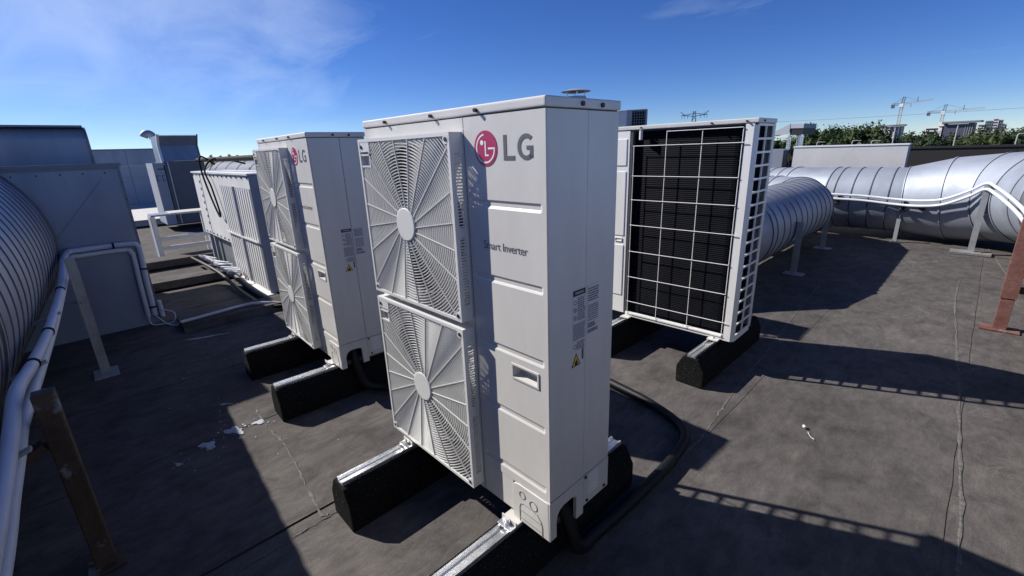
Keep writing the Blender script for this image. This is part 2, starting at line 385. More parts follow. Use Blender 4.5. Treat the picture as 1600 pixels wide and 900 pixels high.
# ------------------------------------------------------------------ the heat pump
UW, UD, UH = 0.95, 0.325, 1.38
def lerp(a, b, t): return a+(b-a)*t
def plate_with_hole(m, x0, x1, z0, z1, cx, cz, r, y, n=64):
    ring = []; rect = []
    for k in range(n):
        a = 2*PI*k/n+PI/4; c, s_ = math.cos(a), math.sin(a)
        ring.append((cx+r*c, y, cz+r*s_))
        ts = []
        if c > 1e-6: ts.append((x1-cx)/c)
        if c < -1e-6: ts.append((x0-cx)/c)
        if s_ > 1e-6: ts.append((z1-cz)/s_)
        if s_ < -1e-6: ts.append((z0-cz)/s_)
        t = min(ts); rect.append([cx+t*c, y, cz+t*s_])
    for (X, Z) in ((x0,z0),(x1,z0),(x1,z1),(x0,z1)):      # snap nearest to the corners
        i = min(range(n), key=lambda q: (rect[q][0]-X)**2+(rect[q][2]-Z)**2); rect[i] = [X, y, Z]
    m.add(ring+rect, [(k, (k+1)%n, (k+1)%n+n, k+n) for k in range(n)])
def rect_panel_with_holes(m, axis, t0, t1, u0, u1, w0, w1, holes_u, holes_w):
    """a sheet with a grid of square holes: solid strips between them (thickness t0..t1)"""
    def bx(a, b, c, d):
        if axis == 'x': m.box(t0, t1, a, b, c, d)
        elif axis == 'y': m.box(a, b, t0, t1, c, d)
    us = [u0]; 
    e = [u0]+[q for h in holes_u for q in h]+[u1]
    for i in range(0, len(e), 2): bx(e[i], e[i+1], w0, w1)           # full-height uprights
    f = [w0]+[q for h in holes_w for q in h]+[w1]
    for h in holes_u:
        for i in range(0, len(f), 2): bx(h[0], h[1], f[i], f[i+1])

def make_unit(loc, label):
    u = thing('heat_pump', label, 'heat pump', loc, 0, 'white twin fan heat pumps on rubber feet')
    UM = M['unit']
    G1 = dict(x0=.03, x1=.612, z0=.045, z1=.685)    # lower guard
    G2 = dict(x0=.03, x1=.612, z0=.712, z1=1.313)   # upper guard
    # fan-side front panel with two round openings
    m = MB()
    plate_with_hole(m, 0.0, .620, .02, .698, .32, .365, .272, 0.0)
    plate_with_hole(m, 0.0, .620, .698, 1.352, .32, 1.013, .272, 0.0)
    m.quad((0,0,.02),(0,.03,.02),(0,.03,1.352),(0,0,1.352))
    m.build('fan_panel', UM, u, recalc=False)
    # service panel with pressed grooves and a recessed handle
    gz = [1.104, .874, .646, .420, .196]
    x0, x1, z0, z1 = .6225, .9495, .152, 1.352
    hx0, hx1, hz0, hz1 = .800, .906, .563, .604
    xs = [x0, .634, .637, .642, .646, hx0, hx0+.004, hx1-.004, hx1, .922, .926, .931, .934, x1]
    zs = [z0, z1, hz0, hz0+.004, hz1-.004, hz1]
    for g in gz: zs += [g-.013, g-.009, g-.005, g, g+.005, g+.009, g+.013]
    xs = sorted(set(xs)); zs = sorted(set(zs))
    def dep(x, z):
        if hx0+.003 <= x <= hx1-.003 and hz0+.003 <= z <= hz1-.003: return .032
        d = 0
        for g in gz:
            if abs(z-g) < .0129 and .634 < x < .934:
                prof = max(0, 1-abs(z-g)/.0125)
                d = .0042*min(1, prof*1.7)*min(1, (x-.634)/.008, (.934-x)/.008)
        return d
    vs = [(x, dep(x, z), z) for z in zs for x in xs]; nx = len(xs)
    fs = [(j*nx+i, j*nx+i+1, (j+1)*nx+i+1, (j+1)*nx+i) for j in range(len(zs)-1) for i in range(nx-1)]
    m = MB().add(vs, fs); m.build('service_panel', UM, u, recalc=False)
    m = MB()
    for a in ((hx0-.006, hx1+.006, hz1, hz1+.006), (hx0-.006, hx1+.006, hz0-.006, hz0), (hx0-.006, hx0, hz0, hz1), (hx1, hx1+.006, hz0, hz1)):
        m.box(a[0], a[1], -.003, .004, a[2], a[3])
    m.build('handle', UM, u)
    # rounded front right corner + front/rear halves of the side panel
    m = MB(); R = .012; arc = [(x1-.0, 0.0)]+[(UW-R+R*math.sin(a), R-R*math.cos(a)) for a in [PI/2*k/6 for k in range(7)]]
    arc = [(UW-R, 0.0)]+arc[1:]+[(UW, .1735)]
    vs = []; fs = []
    for (x, y) in arc: vs += [(x, y, .158), (x, y, 1.352)]
    for i in range(len(arc)-1): fs.append((2*i, 2*i+2, 2*i+3, 2*i+1))
    m.add(vs, fs, True); m.quad((UW,.1735,.158),(UW-.004,.1745,.158),(UW-.004,.1745,1.352),(UW,.1735,1.352))
    m.build('side_panel', UM, u, recalc=False)
    m = MB().box(UW-.015, UW-.0008, .1768, UD, .158, 1.352); m.build('side_panel', UM, u, bevel=.0012, seg=1)
    MB().box(UW-.02, UW-.006, .165, .19, .16, 1.35).build('panel_joint', M['dark_in'], u)
    # base skirt: front cover with knock-outs, side skirt with arched cable opening and louver slots
    m = MB()
    m.box(.62, .775, .002, .012, .02, .151)
    m.build('front_skirt', UM, u)
    cv = thing_part('corner_cover', u)
    m = MB(); prof = [(.778, .0), (.778, .128), (.782, .141), (.792, .149), (.808, .152), (.945, .152), (.949, .0)]
    m.prism(prof, 'y', -.004, .010); m.build_into(cv, UM, bevel=.002)
    kn = MB()
    def ringline(cx, cz, r):
        n = 24
        for k in range(n):
            a, b = 2*PI*k/n, 2*PI*(k+1)/n
            kn.bar((cx+r*math.cos(a), -.0045, cz+r*math.sin(a)), (cx+r*math.cos(b), -.0045, cz+r*math.sin(b)), .0022, .0022, (0,1,0))
    ringline(.826, .117, .0135); ringline(.878, .103, .017)
    lp = [(.812,.0),(.812,.064),(.818,.078),(.832,.083),(.868,.083),(.896,.078),(.912,.060),(.918,.040),(.918,.0)]
    for a, b in zip(lp, lp[1:]): kn.bar((a[0],-.0045,a[1]), (b[0],-.0045,b[1]), .0022, .0022, (0,1,0))
    kn.bar((.812,-.0045,.050), (.917,-.0045,.050), .0022, .0022, (0,1,0)); kn.bar((.812,-.0045,.018), (.917,-.0045,.018), .0022, .0022, (0,1,0))
    kn.build('knockout_line', M['knock'], cv)
    # side skirt polygon with arched notch (y, z), as quads strips
    sk = MB()
    def strip(ya, yb, za, zb_): sk.box(UW-.012, UW+.001, ya, yb, za, zb_)
    strip(-.003, .030, 0, .155); strip(.136, .175, 0, .155)
    strip(.030, .136, .108, .155)
    sk.prism([(.030,.108),(.030,.062),(.036,.085),(.048,.1),(.066,.108)], 'x', UW-.012, UW+.001)
    sk.prism([(.136,.108),(.110,.108),(.126,.104),(.136,.094)], 'x', UW-.012, UW+.001)
    strip(.1765, UD, .03, .155)
    sk.build('side_skirt', UM, u)
    lv = MB()
    for k in range(6):
        z = .065+k*.0145; lv.prism([(UW, z), (UW+.004, z+.002), (UW, z+.008)], 'y', .20, .262) if False else lv.box(UW+.0005, UW+.003, .202, .262, z, z+.007)
    lv.build('louver_slot', M['unit_rear'], u)
    sc = []
    for (y, z) in ((.186,.148), (.30,.045), (.195,.045)): sc.append(MB().disc((UW, y, z), (1,0,0), .006, .005, 10))
    for (y, z) in ((.142,1.367), (.232,1.366)): sc.append(MB().disc((UW+.004, y, z), (1,0,0), .0065, .006, 10))
    for x in (.178, .469, .691): sc.append(MB().disc((x, -.004, 1.367), (0,-1,0), .0055, .010, 10))
    for x in (.26, .73, .06): sc.append(MB().disc((x, UD+.004, 1.367), (0,1,0), .0055, .010, 10))
    sc.append(MB().disc((-.004,.24,1.367), (-1,0,0), .0055, .008, 10))
    for k, q in enumerate(sc): q.build('screw', M['screw'], u)
    MB().box(.012, UW-.03, .012, UD-.014, .004, .03).build('base_pan', M['dark_in'], u)
    # top cap
    cap = MB().box(-.004, UW+.004, -.004, UD+.004, 1.3555, UH+.002)
    cap.build('top_cap', UM, u, bevel=.0065, seg=3)
    MB().box(.004, UW-.004, .004, UD-.004, 1.345, 1.358).build('cap_gasket', M['dark_in'], u)
    # inside
    MB().box(.625, .632, .006, .29, .03, 1.345).build('partition', M['dark_in'], u)
    # coil, an L with a round corner, fins seen as fine horizontal lines
    path = [(.79, .290), (.125, .290)]+[(.125-.075*math.sin(a), .215+.075*math.cos(a)) for a in [PI/2*k/6 for k in range(1, 7)]]+[(.05, .04)]
    rows = 104; m = MB(); n = len(path); vs = []; fs = []
    def off(i, d):
        p = Vector((*path[i], 0)); q = Vector((*path[max(i-1, 0)], 0)); r = Vector((*path[min(i+1, n-1)], 0))
        t = (r-q).normalized(); nrm = Vector((t.y, -t.x, 0))
        nrm = -nrm if nrm.dot(Vector((.5,.0,0))-p) > 0 else nrm
        return p+nrm*d
    zc = [.035+(1.305)*k/(rows*2) for k in range(rows*2+1)]
    for k, z in enumerate(zc):
        for i in range(n):
            q = off(i, 0.0025 if k % 2 else 0.0); vs.append((q.x, q.y, z))
    for k in range(len(zc)-1):
        for i in range(n-1): fs.append((k*n+i, k*n+i+1, (k+1)*n+i+1, (k+1)*n+i))
    m.add(vs, fs); m.build('coil', M['coil'], u, recalc=False)
    # end panel with two columns of square holes, rear posts
    m = MB(); nrow = 17; pit = (1.345-.035)/nrow
    hw = [(.035+pit*k+.006, .035+pit*(k+1)-.006) for k in range(nrow)]
    rect_panel_with_holes(m, 'x', 0.0, .008, .031, UD-.022, .0, 1.352, [(.042, .162), (.173, .293)], hw)
    m.build('end_grille', M['unit_rear'], u)
    m = MB().prism([(0, UD-.021), (.020, UD), (.066, UD), (.066, UD-.006), (.050, UD-.006), (.050, UD-.012), (.022, UD-.012), (.008, UD-.021)], 'z', .0, 1.352)
    m.build('corner_post', M['unit_rear'], u)
    m = MB(); m.box(.066, .80, UD-.02, UD, .0, .036); m.build('rear_sill', M['unit_rear'], u, bevel=.004)
    # rear service panel
    m = MB(); m.box(.815, UW-.016, UD-.016, UD-.001, .02, 1.352)
    for (za, zb_) in ((1.12,1.30), (.62,1.08), (.16,.55)): m.box(.836, .918, UD-.004, UD+.004, za, zb_)
    m.build('rear_panel', M['unit_rear'], u, bevel=.003)
    m = MB()
    for a in ((.85,.91,.575,.580), (.85,.91,.598,.603), (.85,.855,.58,.598), (.905,.91,.58,.598)): m.box(a[0], a[1], UD-.003, UD+.005, a[2], a[3])
    m.build('rear_handle', M['unit_rear'], u)
    # wire guard on the back
    m = MB(); yw = UD+.003; r = .0025
    for x in (.545, .312, .075): m.tube([(x, yw, .022), (x, yw, 1.335 if x < .54 or True else 1.25)], r, 6)
    m.tube([(.78, yw, .022), (.78, yw, 1.25)], r, 6)
    for z in (1.25, 1.05, .885, .705, .512, .318, .125): m.tube([(.785, yw+.005, z), (.050 if z in (1.25,.705,.125) else .075, yw+.005, z)], r, 6)
    m.tube([(.545, yw+.005, 1.335), (.075, yw+.005, 1.335)], r, 6); m.tube([(.785, yw+.005, .03), (.075, yw+.005, .03)], r, 6)
    m.build('wire_guard', M['unit_rear'], u)
    m = MB().box(.724, .742, yw-.01, yw+.006, 1.29, 1.35).box(.724, .731, yw+.006, yw+.02, 1.29, 1.35); m.build('sensor_clip', M['white'], u)
    MB().box(.795, .815, UD-.05, UD-.004, .03, 1.352).build('rear_joint', M['dark_in'], u)
    # fans
    for cz in (.365, 1.013):
        f = thing_part('fan', u)
        m = MB(); vs = []; fs = []; n = 48
        for (rr, yy) in ((.272, -.0), (.268, .02), (.268, .11), (.285, .135)):
            vs += [(.32+rr*math.cos(2*PI*k/n), yy, cz+rr*math.sin(2*PI*k/n)) for k in range(n)]
        for j in range(3): fs += [(j*n+k, j*n+(k+1)%n, (j+1)*n+(k+1)%n, (j+1)*n+k) for k in range(n)]
        m.add(vs, fs, True); m.build_into(f, M['shroud'])
        h = MB().tube([(.32, .025, cz), (.32, .03, cz), (.32, .11, cz)], [.045, .062, .066], 24); h.build('fan_hub', M['fan'], f)
        for b in range(3):
            vs = []; fs = []; a0 = 2*PI*b/3+cz*3
            for i in range(7):
                rr = .055+.2*i/6
                for j in range(7):
                    a = a0+(j/6-.5)*1.5+(i/6)*.35; yy = .045+.055*j/6-.01*i/6
                    vs.append((.32+rr*math.cos(a), yy, cz+rr*math.sin(a)))
            fs = [(i*7+j, i*7+j+1, (i+1)*7+j+1, (i+1)*7+j) for i in range(6) for j in range(6)]
            MB().add(vs, fs, True).build('fan_blade', M['fan'], f, recalc=False)
        MB().box(.29, .35, .14, .17, cz-.30, cz+.30).build('motor_mount', M['dark_in'], f)
    # guards
    for G, cz in ((G1, .365), (G2, 1.013)):
        build_guard(u, G, .32, cz)
    # logo
    bd = thing_part('badge', u)
    m = MB().disc((.719, 0, 1.262), (0,-1,0), .0495, .0012, 48); m.build_into(bd, M['magenta'])
    em = MB(); yb = -.0018; w = .0050; R = .0385; cx, cz = .719, 1.262
    a0, a1 = math.radians(98), math.radians(360)
    P = [(cx+R*math.cos(a0+(a1-a0)*k/40), cz+R*math.sin(a0+(a1-a0)*k/40)) for k in range(41)]
    def ribbon(P, w):
        for a, b in zip(P, P[1:]):
            d = Vector((b[0]-a[0], b[1]-a[1])).normalized(); q = Vector((-d.y, d.x))*w/2; e = d*.0004
            em.quad((a[0]-q.x-e.x, yb, a[1]-q.y-e.y), (b[0]-q.x+e.x, yb, b[1]-q.y+e.y), (b[0]+q.x+e.x, yb, b[1]+q.y+e.y), (a[0]+q.x-e.x, yb, a[1]+q.y-e.y))
    ribbon(P, w); ribbon([(cx+R+.0024, cz), (cx+.012, cz)], w)
    ribbon([(cx, cz+.020), (cx, cz-.0185)], w); ribbon([(cx-.0025, cz-.0185), (cx+.013, cz-.0185)], w)
    n = 20; em.add([(cx-.0145+.0072*math.cos(2*PI*k/n), yb, cz+.0165+.0072*math.sin(2*PI*k/n)) for k in range(n)], [tuple(range(n))])
    em.build('face_mark', M['white'], bd, recalc=False)
    # grey letters
    m = MB(); yb = -.0010
    zt, zbm = 1.296, 1.229; lw = .0125
    m.box(.794, .794+lw, yb, 0, zbm, zt); m.box(.794+lw, .838, yb, 0, zbm, zbm+.0115)
    m.build('letter', M['grey_print'], u)
    m = MB(); cxg, czg = .8815, (zt+zbm)/2; Ro, Ri = (zt-zbm)/2, (zt-zbm)/2-.0115; n = 28
    pts = []
    for k in range(n+1):
        a = math.radians(48+(360-48-48)*k/n); pts.append((a,))
    sx = .98
    vs = []
    for (a,) in pts:
        vs += [(cxg+Ro*sx*math.cos(a), yb, czg+Ro*math.sin(a)), (cxg+Ri*sx*math.cos(a)*.95, yb, czg+Ri*math.sin(a))]
    m.add(vs, [(2*i, 2*i+2, 2*i+3, 2*i+1) for i in range(n)])
    xr = cxg+Ro*sx*math.cos(math.radians(48))
    m.box(xr-.0115+.002, xr+.002, yb, 0, zbm+.006, czg+.003); m.box(cxg+.001, xr-.0095, yb, 0, czg-.007, czg+.003)
    m.build('letter', M['grey_print'], u)
    tm = text_mesh('Smart Inverter', .036, M['grey_print'], 'slogan')
    bx = [v.co.x for v in tm.vertices]; wdt = max(bx)-min(bx); k = (.877-.690)/wdt
    for v in tm.vertices: v.co = Vector((.690+(v.co.x-min(bx))*k, -.0010, .968+v.co.y*1.0))
    o = bpy.data.objects.new('slogan', tm); COL.objects.link(o); o.parent = u
    # stickers on the side
    xs_ = UW+.0008
    def sticker(y0, y1, za, zb_, name):
        s_ = thing_part(name, u); MB().box(UW-.0005, xs_, y0, y1, za, zb_).build_into(s_, M['label']); return s_
    def lines(s_, y0, y1, za, zb_, n, seed, h=.55):
        rnd = random.Random(seed); m = MB(); st = (zb_-za)/n
        for i in range(n):
            z = za+st*i; y = y0
            while y < y1-.003:
                L = rnd.uniform(.004, .012); m.box(xs_, xs_+.0003, y, min(y+L, y1), z, z+st*h); y += L+.0018
        m.build('print_lines', M['ink'], s_)
    s1 = sticker(.110, .1725, .652, .852, 'warning_sticker')
    MB().box(xs_, xs_+.0004, .112, .171, .832, .850).build('black_band', M['black'], s1)
    wt = text_mesh('WARNING', .0105, M['white'], 'band_text')
    bx = [v.co.x for v in wt.vertices]
    for v in wt.vertices: v.co = Vector((xs_+.0007, .122+(v.co.x-min(bx))*.80, .8375+v.co.y))
    o = bpy.data.objects.new('band_text', wt); COL.objects.link(o); o.parent = s1
    lines(s1, .134, .170, .752, .828, 13, 3); lines(s1, .113, .170, .690, .745, 11, 4); lines(s1, .130, .170, .656, .684, 5, 5)
    pc = MB()
    for z in (.812, .788, .763, .668):
        n = 16
        for k in range(n):
            a, b = 2*PI*k/n, 2*PI*(k+1)/n; rr = .0075
            pc.bar((xs_+.0002, .122+rr*math.cos(a), z+rr*math.sin(a)), (xs_+.0002, .122+rr*math.cos(b), z+rr*math.sin(b)), .0004, .002, (0,0,1)) if False else \
            pc.quad((xs_+.0004, .122+rr*math.cos(a), z+rr*math.sin(a)), (xs_+.0004, .122+rr*math.cos(b), z+rr*math.sin(b)), (xs_+.0004, .122+.7*rr*math.cos(b), z+.7*rr*math.sin(b)), (xs_+.0004, .122+.7*rr*math.cos(a), z+.7*rr*math.sin(a)))
        if z in (.788, .763): pc.quad((xs_+.0005,.1165,z+.004), (xs_+.0005,.1185,z+.0055), (xs_+.0005,.1275,z-.004), (xs_+.0005,.1255,z-.0055))
    pc.build('pictogram', M['ink'], s1)
    s2 = sticker(.184, .243, .690, .853, 'rating_plate')
    lines(s2, .187, .240, .80, .846, 6, 6); lines(s2, .187, .240, .735, .790, 8, 7, .45); lines(s2, .187, .225, .712, .728, 2, 8, .8); lines(s2, .187, .238, .694, .706, 2, 9, .8)
    s3 = thing_part('flame_sign', u)
    tri = [(.1065, .601), (.1515, .601), (.129, .645)]
    MB().prism(tri, 'x', UW, xs_).build_into(s3, M['black'])
    c = (.129, .6157); MB().prism([(c[0]+(a-c[0])*.74, c[1]+(b-c[1])*.74) for a, b in tri], 'x', xs_, xs_+.0003).build('yellow_field', M['yellow'], s3)
    MB().prism([(.1215,.6045),(.1365,.6045),(.138,.612),(.1335,.618),(.131,.627),(.127,.620),(.1225,.616),(.120,.611)], 'x', xs_+.0003, xs_+.0005).build('flame', M['black'], s3)
    MB().box(UW, xs_, .158, .166, .615, .657).build('small_sticker', M['ink'], u)
    # mounting feet
    for xf in (.12, .785):
        m = MB().box(xf-.035, xf+.035, -.035, UD+.035, -.006, .0); m.box(xf-.035, xf+.035, -.035, -.031, 0, .012)
        m.build('foot', UM, u)
    return u
def thing_part(name, parent):
    """an empty mesh object that receives its own geometry through build_into"""
    o = bpy.data.objects.new(name, bpy.data.meshes.new(name)); COL.objects.link(o); o.parent = parent; return o
def _into(self, o, m, bevel=0.0, seg=2):
    old = o.data; o.data = self.mesh(o.name, m, bevel, seg); bpy.data.meshes.remove(old)
MB.build_into = _into
_guard_cache = {}
def build_guard(u, G, cx, cz):
    x0, x1, z0, z1 = G['x0'], G['x1'], G['z0'], G['z1']; yf = -.045
    g = thing_part('fan_guard', u)
    m = MB(); w = .011
    # front rim
    m.box(x0, x1, yf-.004, yf+.006, z0, z0+w); m.box(x0, x1, yf-.004, yf+.006, z1-w, z1)
    m.box(x0, x0+w, yf-.004, yf+.006, z0+w, z1-w); m.box(x1-w, x1, yf-.004, yf+.006, z0+w, z1-w)
    # side walls: margins + bars between the slots
    for (xa, xb) in ((x0, x0+.003), (x1-.003, x1)):
        m.box(xa, xb, yf+.006, yf+.013, z0, z1); m.box(xa, xb, -.009, 0.003, z0, z1)
        m.box(xa, xb, yf+.013, -.009, z0, z0+.055); m.box(xa, xb, yf+.013, -.009, z1-.06, z1)
        zz = z0+.055; top = z1-.06; n = int((top-zz)/.0098)
        for k in range(n):
            z = zz+(top-zz)*(k+1)/(n+1)
            if 0.47 < (z-zz)/(top-zz) < 0.53: hh = .006
            else: hh = .0021
            m.box(xa, xb, yf+.013, -.009, z-hh, z+hh)
    for (za, zb_) in ((z0, z0+.003), (z1-.003, z1)):
        m.box(x0+.003, x1-.003, yf+.006, yf+.013, za, zb_); m.box(x0+.003, x1-.003, -.009, .003, za, zb_)
        m.box(x0+.003, x0+.09, yf+.013, -.009, za, zb_); m.box(x1-.06, x1-.003, yf+.013, -.009, za, zb_)
        a, b = x0+.09, x1-.06; n = int((b-a)/.0098)
        for k in range(n):
            x = a+(b-a)*(k+1)/(n+1); m.box(x-.0021, x+.0021, yf+.013, -.009, za, zb_)
    # finger-hold plate at the top left corner
    m.box(x0+w, x0+.082, yf-.003, yf+.005, z1-.046, z1-w); m.box(x0+w, x0+.082, yf-.003, yf+.005, z1-.060, z1-.054)
    m.box(x0+w, x0+.082, yf-.003, yf+.005, z1-.102, z1-.096); m.box(x0+.076, x0+.082, yf-.003, yf+.005, z1-.096, z1-.046)
    m.build_into(g, M['grille'], bevel=0)
    MB().box(x0+w, x0+.076, yf+.014, yf+.018, z1-.096, z1-.046).build('finger_hold', M['unit'], g)
    # rings and spokes
    inside = lambda x, z: x0+w*.6 < x < x1-w*.6 and z0+w*.6 < z < z1-w*.6 and not (x < x0+.080 and z > z1-.100)
    rg = MB(); r = .066; half = .0013; ya, yb = yf-.001, yf+.0078
    while r < .47:
        n = 96 if r < .2 else 144
        for k in range(n):
            a, b = 2*PI*k/n, 2*PI*(k+1)/n
            if not (inside(cx+r*math.cos(a), cz+r*math.sin(a)) and inside(cx+r*math.cos(b), cz+r*math.sin(b))): continue
            ca, sa, cb, sb = math.cos(a), math.sin(a), math.cos(b), math.sin(b)
            P = lambda rr, c, s_, y: (cx+rr*c, y, cz+rr*s_)
            i0, i1, j0, j1 = r-half, r+half, r-half, r+half
            rg.add([P(r-half,ca,sa,ya), P(r+half,ca,sa,ya), P(r+half,ca,sa,yb), P(r-half,ca,sa,yb),
                    P(r-half,cb,sb,ya), P(r+half,cb,sb,ya), P(r+half,cb,sb,yb), P(r-half,cb,sb,yb)],
                   [(0,4,5,1), (1,5,6,2), (2,6,7,3), (3,7,4,0)])
        r += .0106
    rg.build('grille_rings', M['grille'], g, recalc=False)
    sp = MB(); n = 20
    for k in range(n):
        a = 2*PI*(k+.35)/n; d = Vector((math.cos(a), math.sin(a))); tn = Vector((-d.y, d.x))
        p = Vector((cx, cz))+d*.056-tn*.012; q = p+(d+tn*.05)*.5
        t = 0.02
        last = None
        while t <= 1.0:
            s_ = p.lerp(q, t)
            if not inside(s_.x, s_.y): break
            last = s_; t += .01
        if last is not None: sp.bar((p.x, yf-.001, p.y), (last.x, yf-.001, last.y), .0027, .0045, (0,1,0))
    sp.build('grille_spokes', M['grille'], g)
    MB().tube([(cx, yf-.001, cz), (cx, yf-.0045, cz), (cx, yf-.0065, cz)], [.060, .060, .056], 40, True, False).build('hub_cap', M['grille'], g)
    for (x, z) in ((x0+.018, z0+.020), (x1-.018, z0+.020), (x1-.018, z1-.020), (x0+.022, z1-.028)):
        sc = MB()
        if (x, z) != (x0+.022, z1-.028): sc.use(M['grille']).disc((x, yf+.004, z), (0,-1,0), .014, .0085, 14)
        sc.use(M['screw']).disc((x, yf-.0035, z), (0,-1,0), .0068, .0028, 12)
        sc.build('guard_screw', None, g)

pump = make_unit((0, 0, .22), 'largest heat pump in the foreground, twin fans and red badge facing us')
dup(pump, (-1.7538, .11, .22), -.0357, 'smaller twin fan heat pump behind the largest one, beside the old louvered cabinet')
dup(pump, (.7701, 2.3264, .22), 3.1608, 'heat pump seen from behind, its black coil under a white wire guard')
dup(pump, (-.90, 2.3264, .22), 3.1608, 'heat pump hidden behind the largest one, only its shadow on the roof showing')

# rubber feet with aluminium rails
def make_foot(loc, rz, label, y0=-.37, y1=.63):
    f = thing('rubber_foot_block', label, 'foot block', loc, rz, 'black rubber foot blocks under the heat pumps')
    return f
def foot_parts(f):
    h = .19; prof = [(-.085, 0), (.085, 0), (.088, .03), (.088, .115), (.048, h), (-.048, h), (-.088, .115), (-.088, .03)]
    MB().prism(prof, 'y', -.37, .65).build('block', M['rubber'], f, bevel=.006)
    m = MB().prism([(-.026, h-.004), (.026, h-.004), (.026, h+.018), (.018, h+.018), (.015, h+.008), (-.015, h+.008), (-.018, h+.018), (-.026, h+.018)], 'y', -.36, .64)
    m.build('rail', M['rail'], f)
    for y in (-.035, .345):
        MB().box(-.034, .034, y-.026, y+.026, h+.0185, h+.0235).build('clamp_plate', M['rail'], f, bevel=.001, seg=1)
        b = MB().disc((0, y-.008, h+.0235), (0,0,1), .011, .010, 6); b.disc((0, y-.008, h+.0335), (0,0,1), .006, .010, 8); b.build('bolt', M['rail'], f)
    for y in (-.3705,):
        for x in (-.03, .03): MB().disc((x, y+.001, .12), (0,-1,0), .006, .003, 10).build('mould_hole', M['black'], f)
fb = make_foot((.12, 0, 0), 0, 'black rubber foot with bright rail, under the left fan end of the largest heat pump'); foot_parts(fb)
def foot(loc, rz, label): dup(fb, loc, rz, label)
foot((.785, 0, 0), 0, 'black rubber foot at the bottom edge, under the largest heat pump')
c3, s3_ = math.cos(-.0357), math.sin(-.0357)
for lx, lab in ((.12, 'black rubber foot farthest left, in shade under the second heat pump'), (.82, 'black rubber foot standing between the second heat pump and a patch of lit roof')):
    foot((-1.7538+c3*lx, .11+s3_*lx, 0), -.0357, lab)
for ux, labs in ((.7701, ('rubber foot, speckled end facing us, under the wire guarded heat pump', 'mostly hidden rubber foot under the left side of the wire guarded heat pump')),
                 (-.90, ('rubber foot under the hidden heat pump, nearer the wire guarded one', 'rubber foot under the hidden heat pump, on its far side'))):
    for lx, lab in zip((.12, .79), labs):
        foot((ux-lx, 2.3264-.285, 0), 0.0, lab)

# black hoses
h1 = MB().tube(smooth_path([(.90,.10,.30),(.93,.12,.20),(.945,.16,.07),(.93,.30,.032),(.94,.53,.032),(.935,.92,.032),(.87,1.15,.032),(.63,1.265,.032),(.31,1.32,.032),(-.3,1.40,.032),(-.9,1.6,.032)], 8), .025, 12)
tag(h1.build('insulated_hose', M['hose']), 'thick black hose curving over the roof behind the largest heat pump', 'hose')
h2 = MB().tube(smooth_path([(-.86,.18,.30),(-.82,.17,.22),(-.78,.20,.08),(-.72,.30,.04),(-.55,.42,.032),(-.4,.8,.032),(-.5,1.3,.032)], 8), .026, 12)
tag(h2.build('insulated_hose', M['hose']), 'black hose hanging from the cable opening of the second heat pump', 'hose')

# ------------------------------------------------------------------ ducts
def duct_sections(root, path, r, pitch, ribh=.007, n=56, body='galv', rw=.008):
    """sweep along a polyline, mitred at the corners; every leg is one object"""
    P = [Vector(p) for p in path]
    for i in range(len(P)-1):
        a, b = P[i], P[i+1]; d = (b-a); L = d.length; d.normalize()
        na = (d+(a-P[i-1]).normalized()).normalized() if i else d
        nb = (d+(P[i+2]-b).normalized()).normalized() if i < len(P)-2 else d
        x = d.cross(Vector((0,0,1))).normalized(); y = x.cross(d)
        ra, rb = (r[i], r[i+1]) if isinstance(r, list) else (r, r); r0 = r; r = ra
        st = [(0.0, r+.010), (.012, r+.010), (.016, r)]
        if L > .8 and pitch:
            k = pitch*.6
            while k < L-.05: st += [(k-rw, r), (k-rw*.5, r+ribh, 1), (k+rw*.5, r+ribh, 1), (k+rw, r, 1)]; k += pitch
        st += [(L-.016, r), (L-.012, r+.010), (L, r+.010)]
        r = r0; m = MB(); vs = []; fs = []
        for (t, rr) in [q[:2] for q in st]:
            for k in range(n):
                an = 2*PI*k/n; e = (x*math.cos(an)+y*math.sin(an))*(rr+(rb-ra)*t/L)
                # distance along the leg is remapped between the two mitre planes
                ta = -(e.dot(na))/d.dot(na); tb_ = L-(e.dot(nb))/d.dot(nb)
                vs.append(a+e+d*(ta+(tb_-ta)*t/L))
        f2 = []
        for i_ in range(len(st)-1):
            dst = f2 if (len(st[i_+1]) > 2 or i_ in (1, len(st)-3)) else fs
            for k in range(n): dst.append((i_*n+k, i_*n+(k+1)%n, (i_+1)*n+(k+1)%n, (i_+1)*n+k))
        m.use(M[body]).add(vs, fs, True)
        if f2: m.use(M['galv_seam']).add(vs, f2, True)
        o = m.build('duct_section' if L > 1.0 else 'elbow_segment', None, root, recalc=True)
        o.data.set_sharp_from_angle(angle=math.radians(28)) if hasattr(o.data, 'set_sharp_from_angle') else None
dr = thing('ventilation_duct', 'shorter ribbed round duct, blue in shade, right behind the wire guarded heat pump', 'duct')
duct_sections(dr, [(-4.2,3.05,.54),(-1.05,3.05,.54),(-.52,3.22,.54),(-.16,3.62,.54),(-.06,4.15,.54),(-.06,6.5,.54),(-.18,6.88,.54),(-.52,7.08,.54),(-3.0,7.08,.54)], .40, .205)
db = thing('ventilation_duct', 'large bright round duct beyond the shaded one, swelling and bending towards the right edge', 'duct')
duct_sections(db, [(-3.4,8.85,.50),(-1.4,8.6,.52),(-.55,8.25,.55),(.05,8.05,.56),(.95,8.05,.56)], .465, .205)
duct_sections(db, [(.95,8.05,.56),(1.45,8.03,.60),(1.95,7.85,.66),(2.3,7.45,.70),(2.5,6.9,.74),(2.58,6.2,.78),(2.66,-6.8,1.05)], [.475,.565,.565,.565,.565,.565,.565], .105, .004, 64)
dl = thing('ventilation_duct', 'huge ribbed round duct at the left edge, running out of the blue grey plenum box', 'duct')
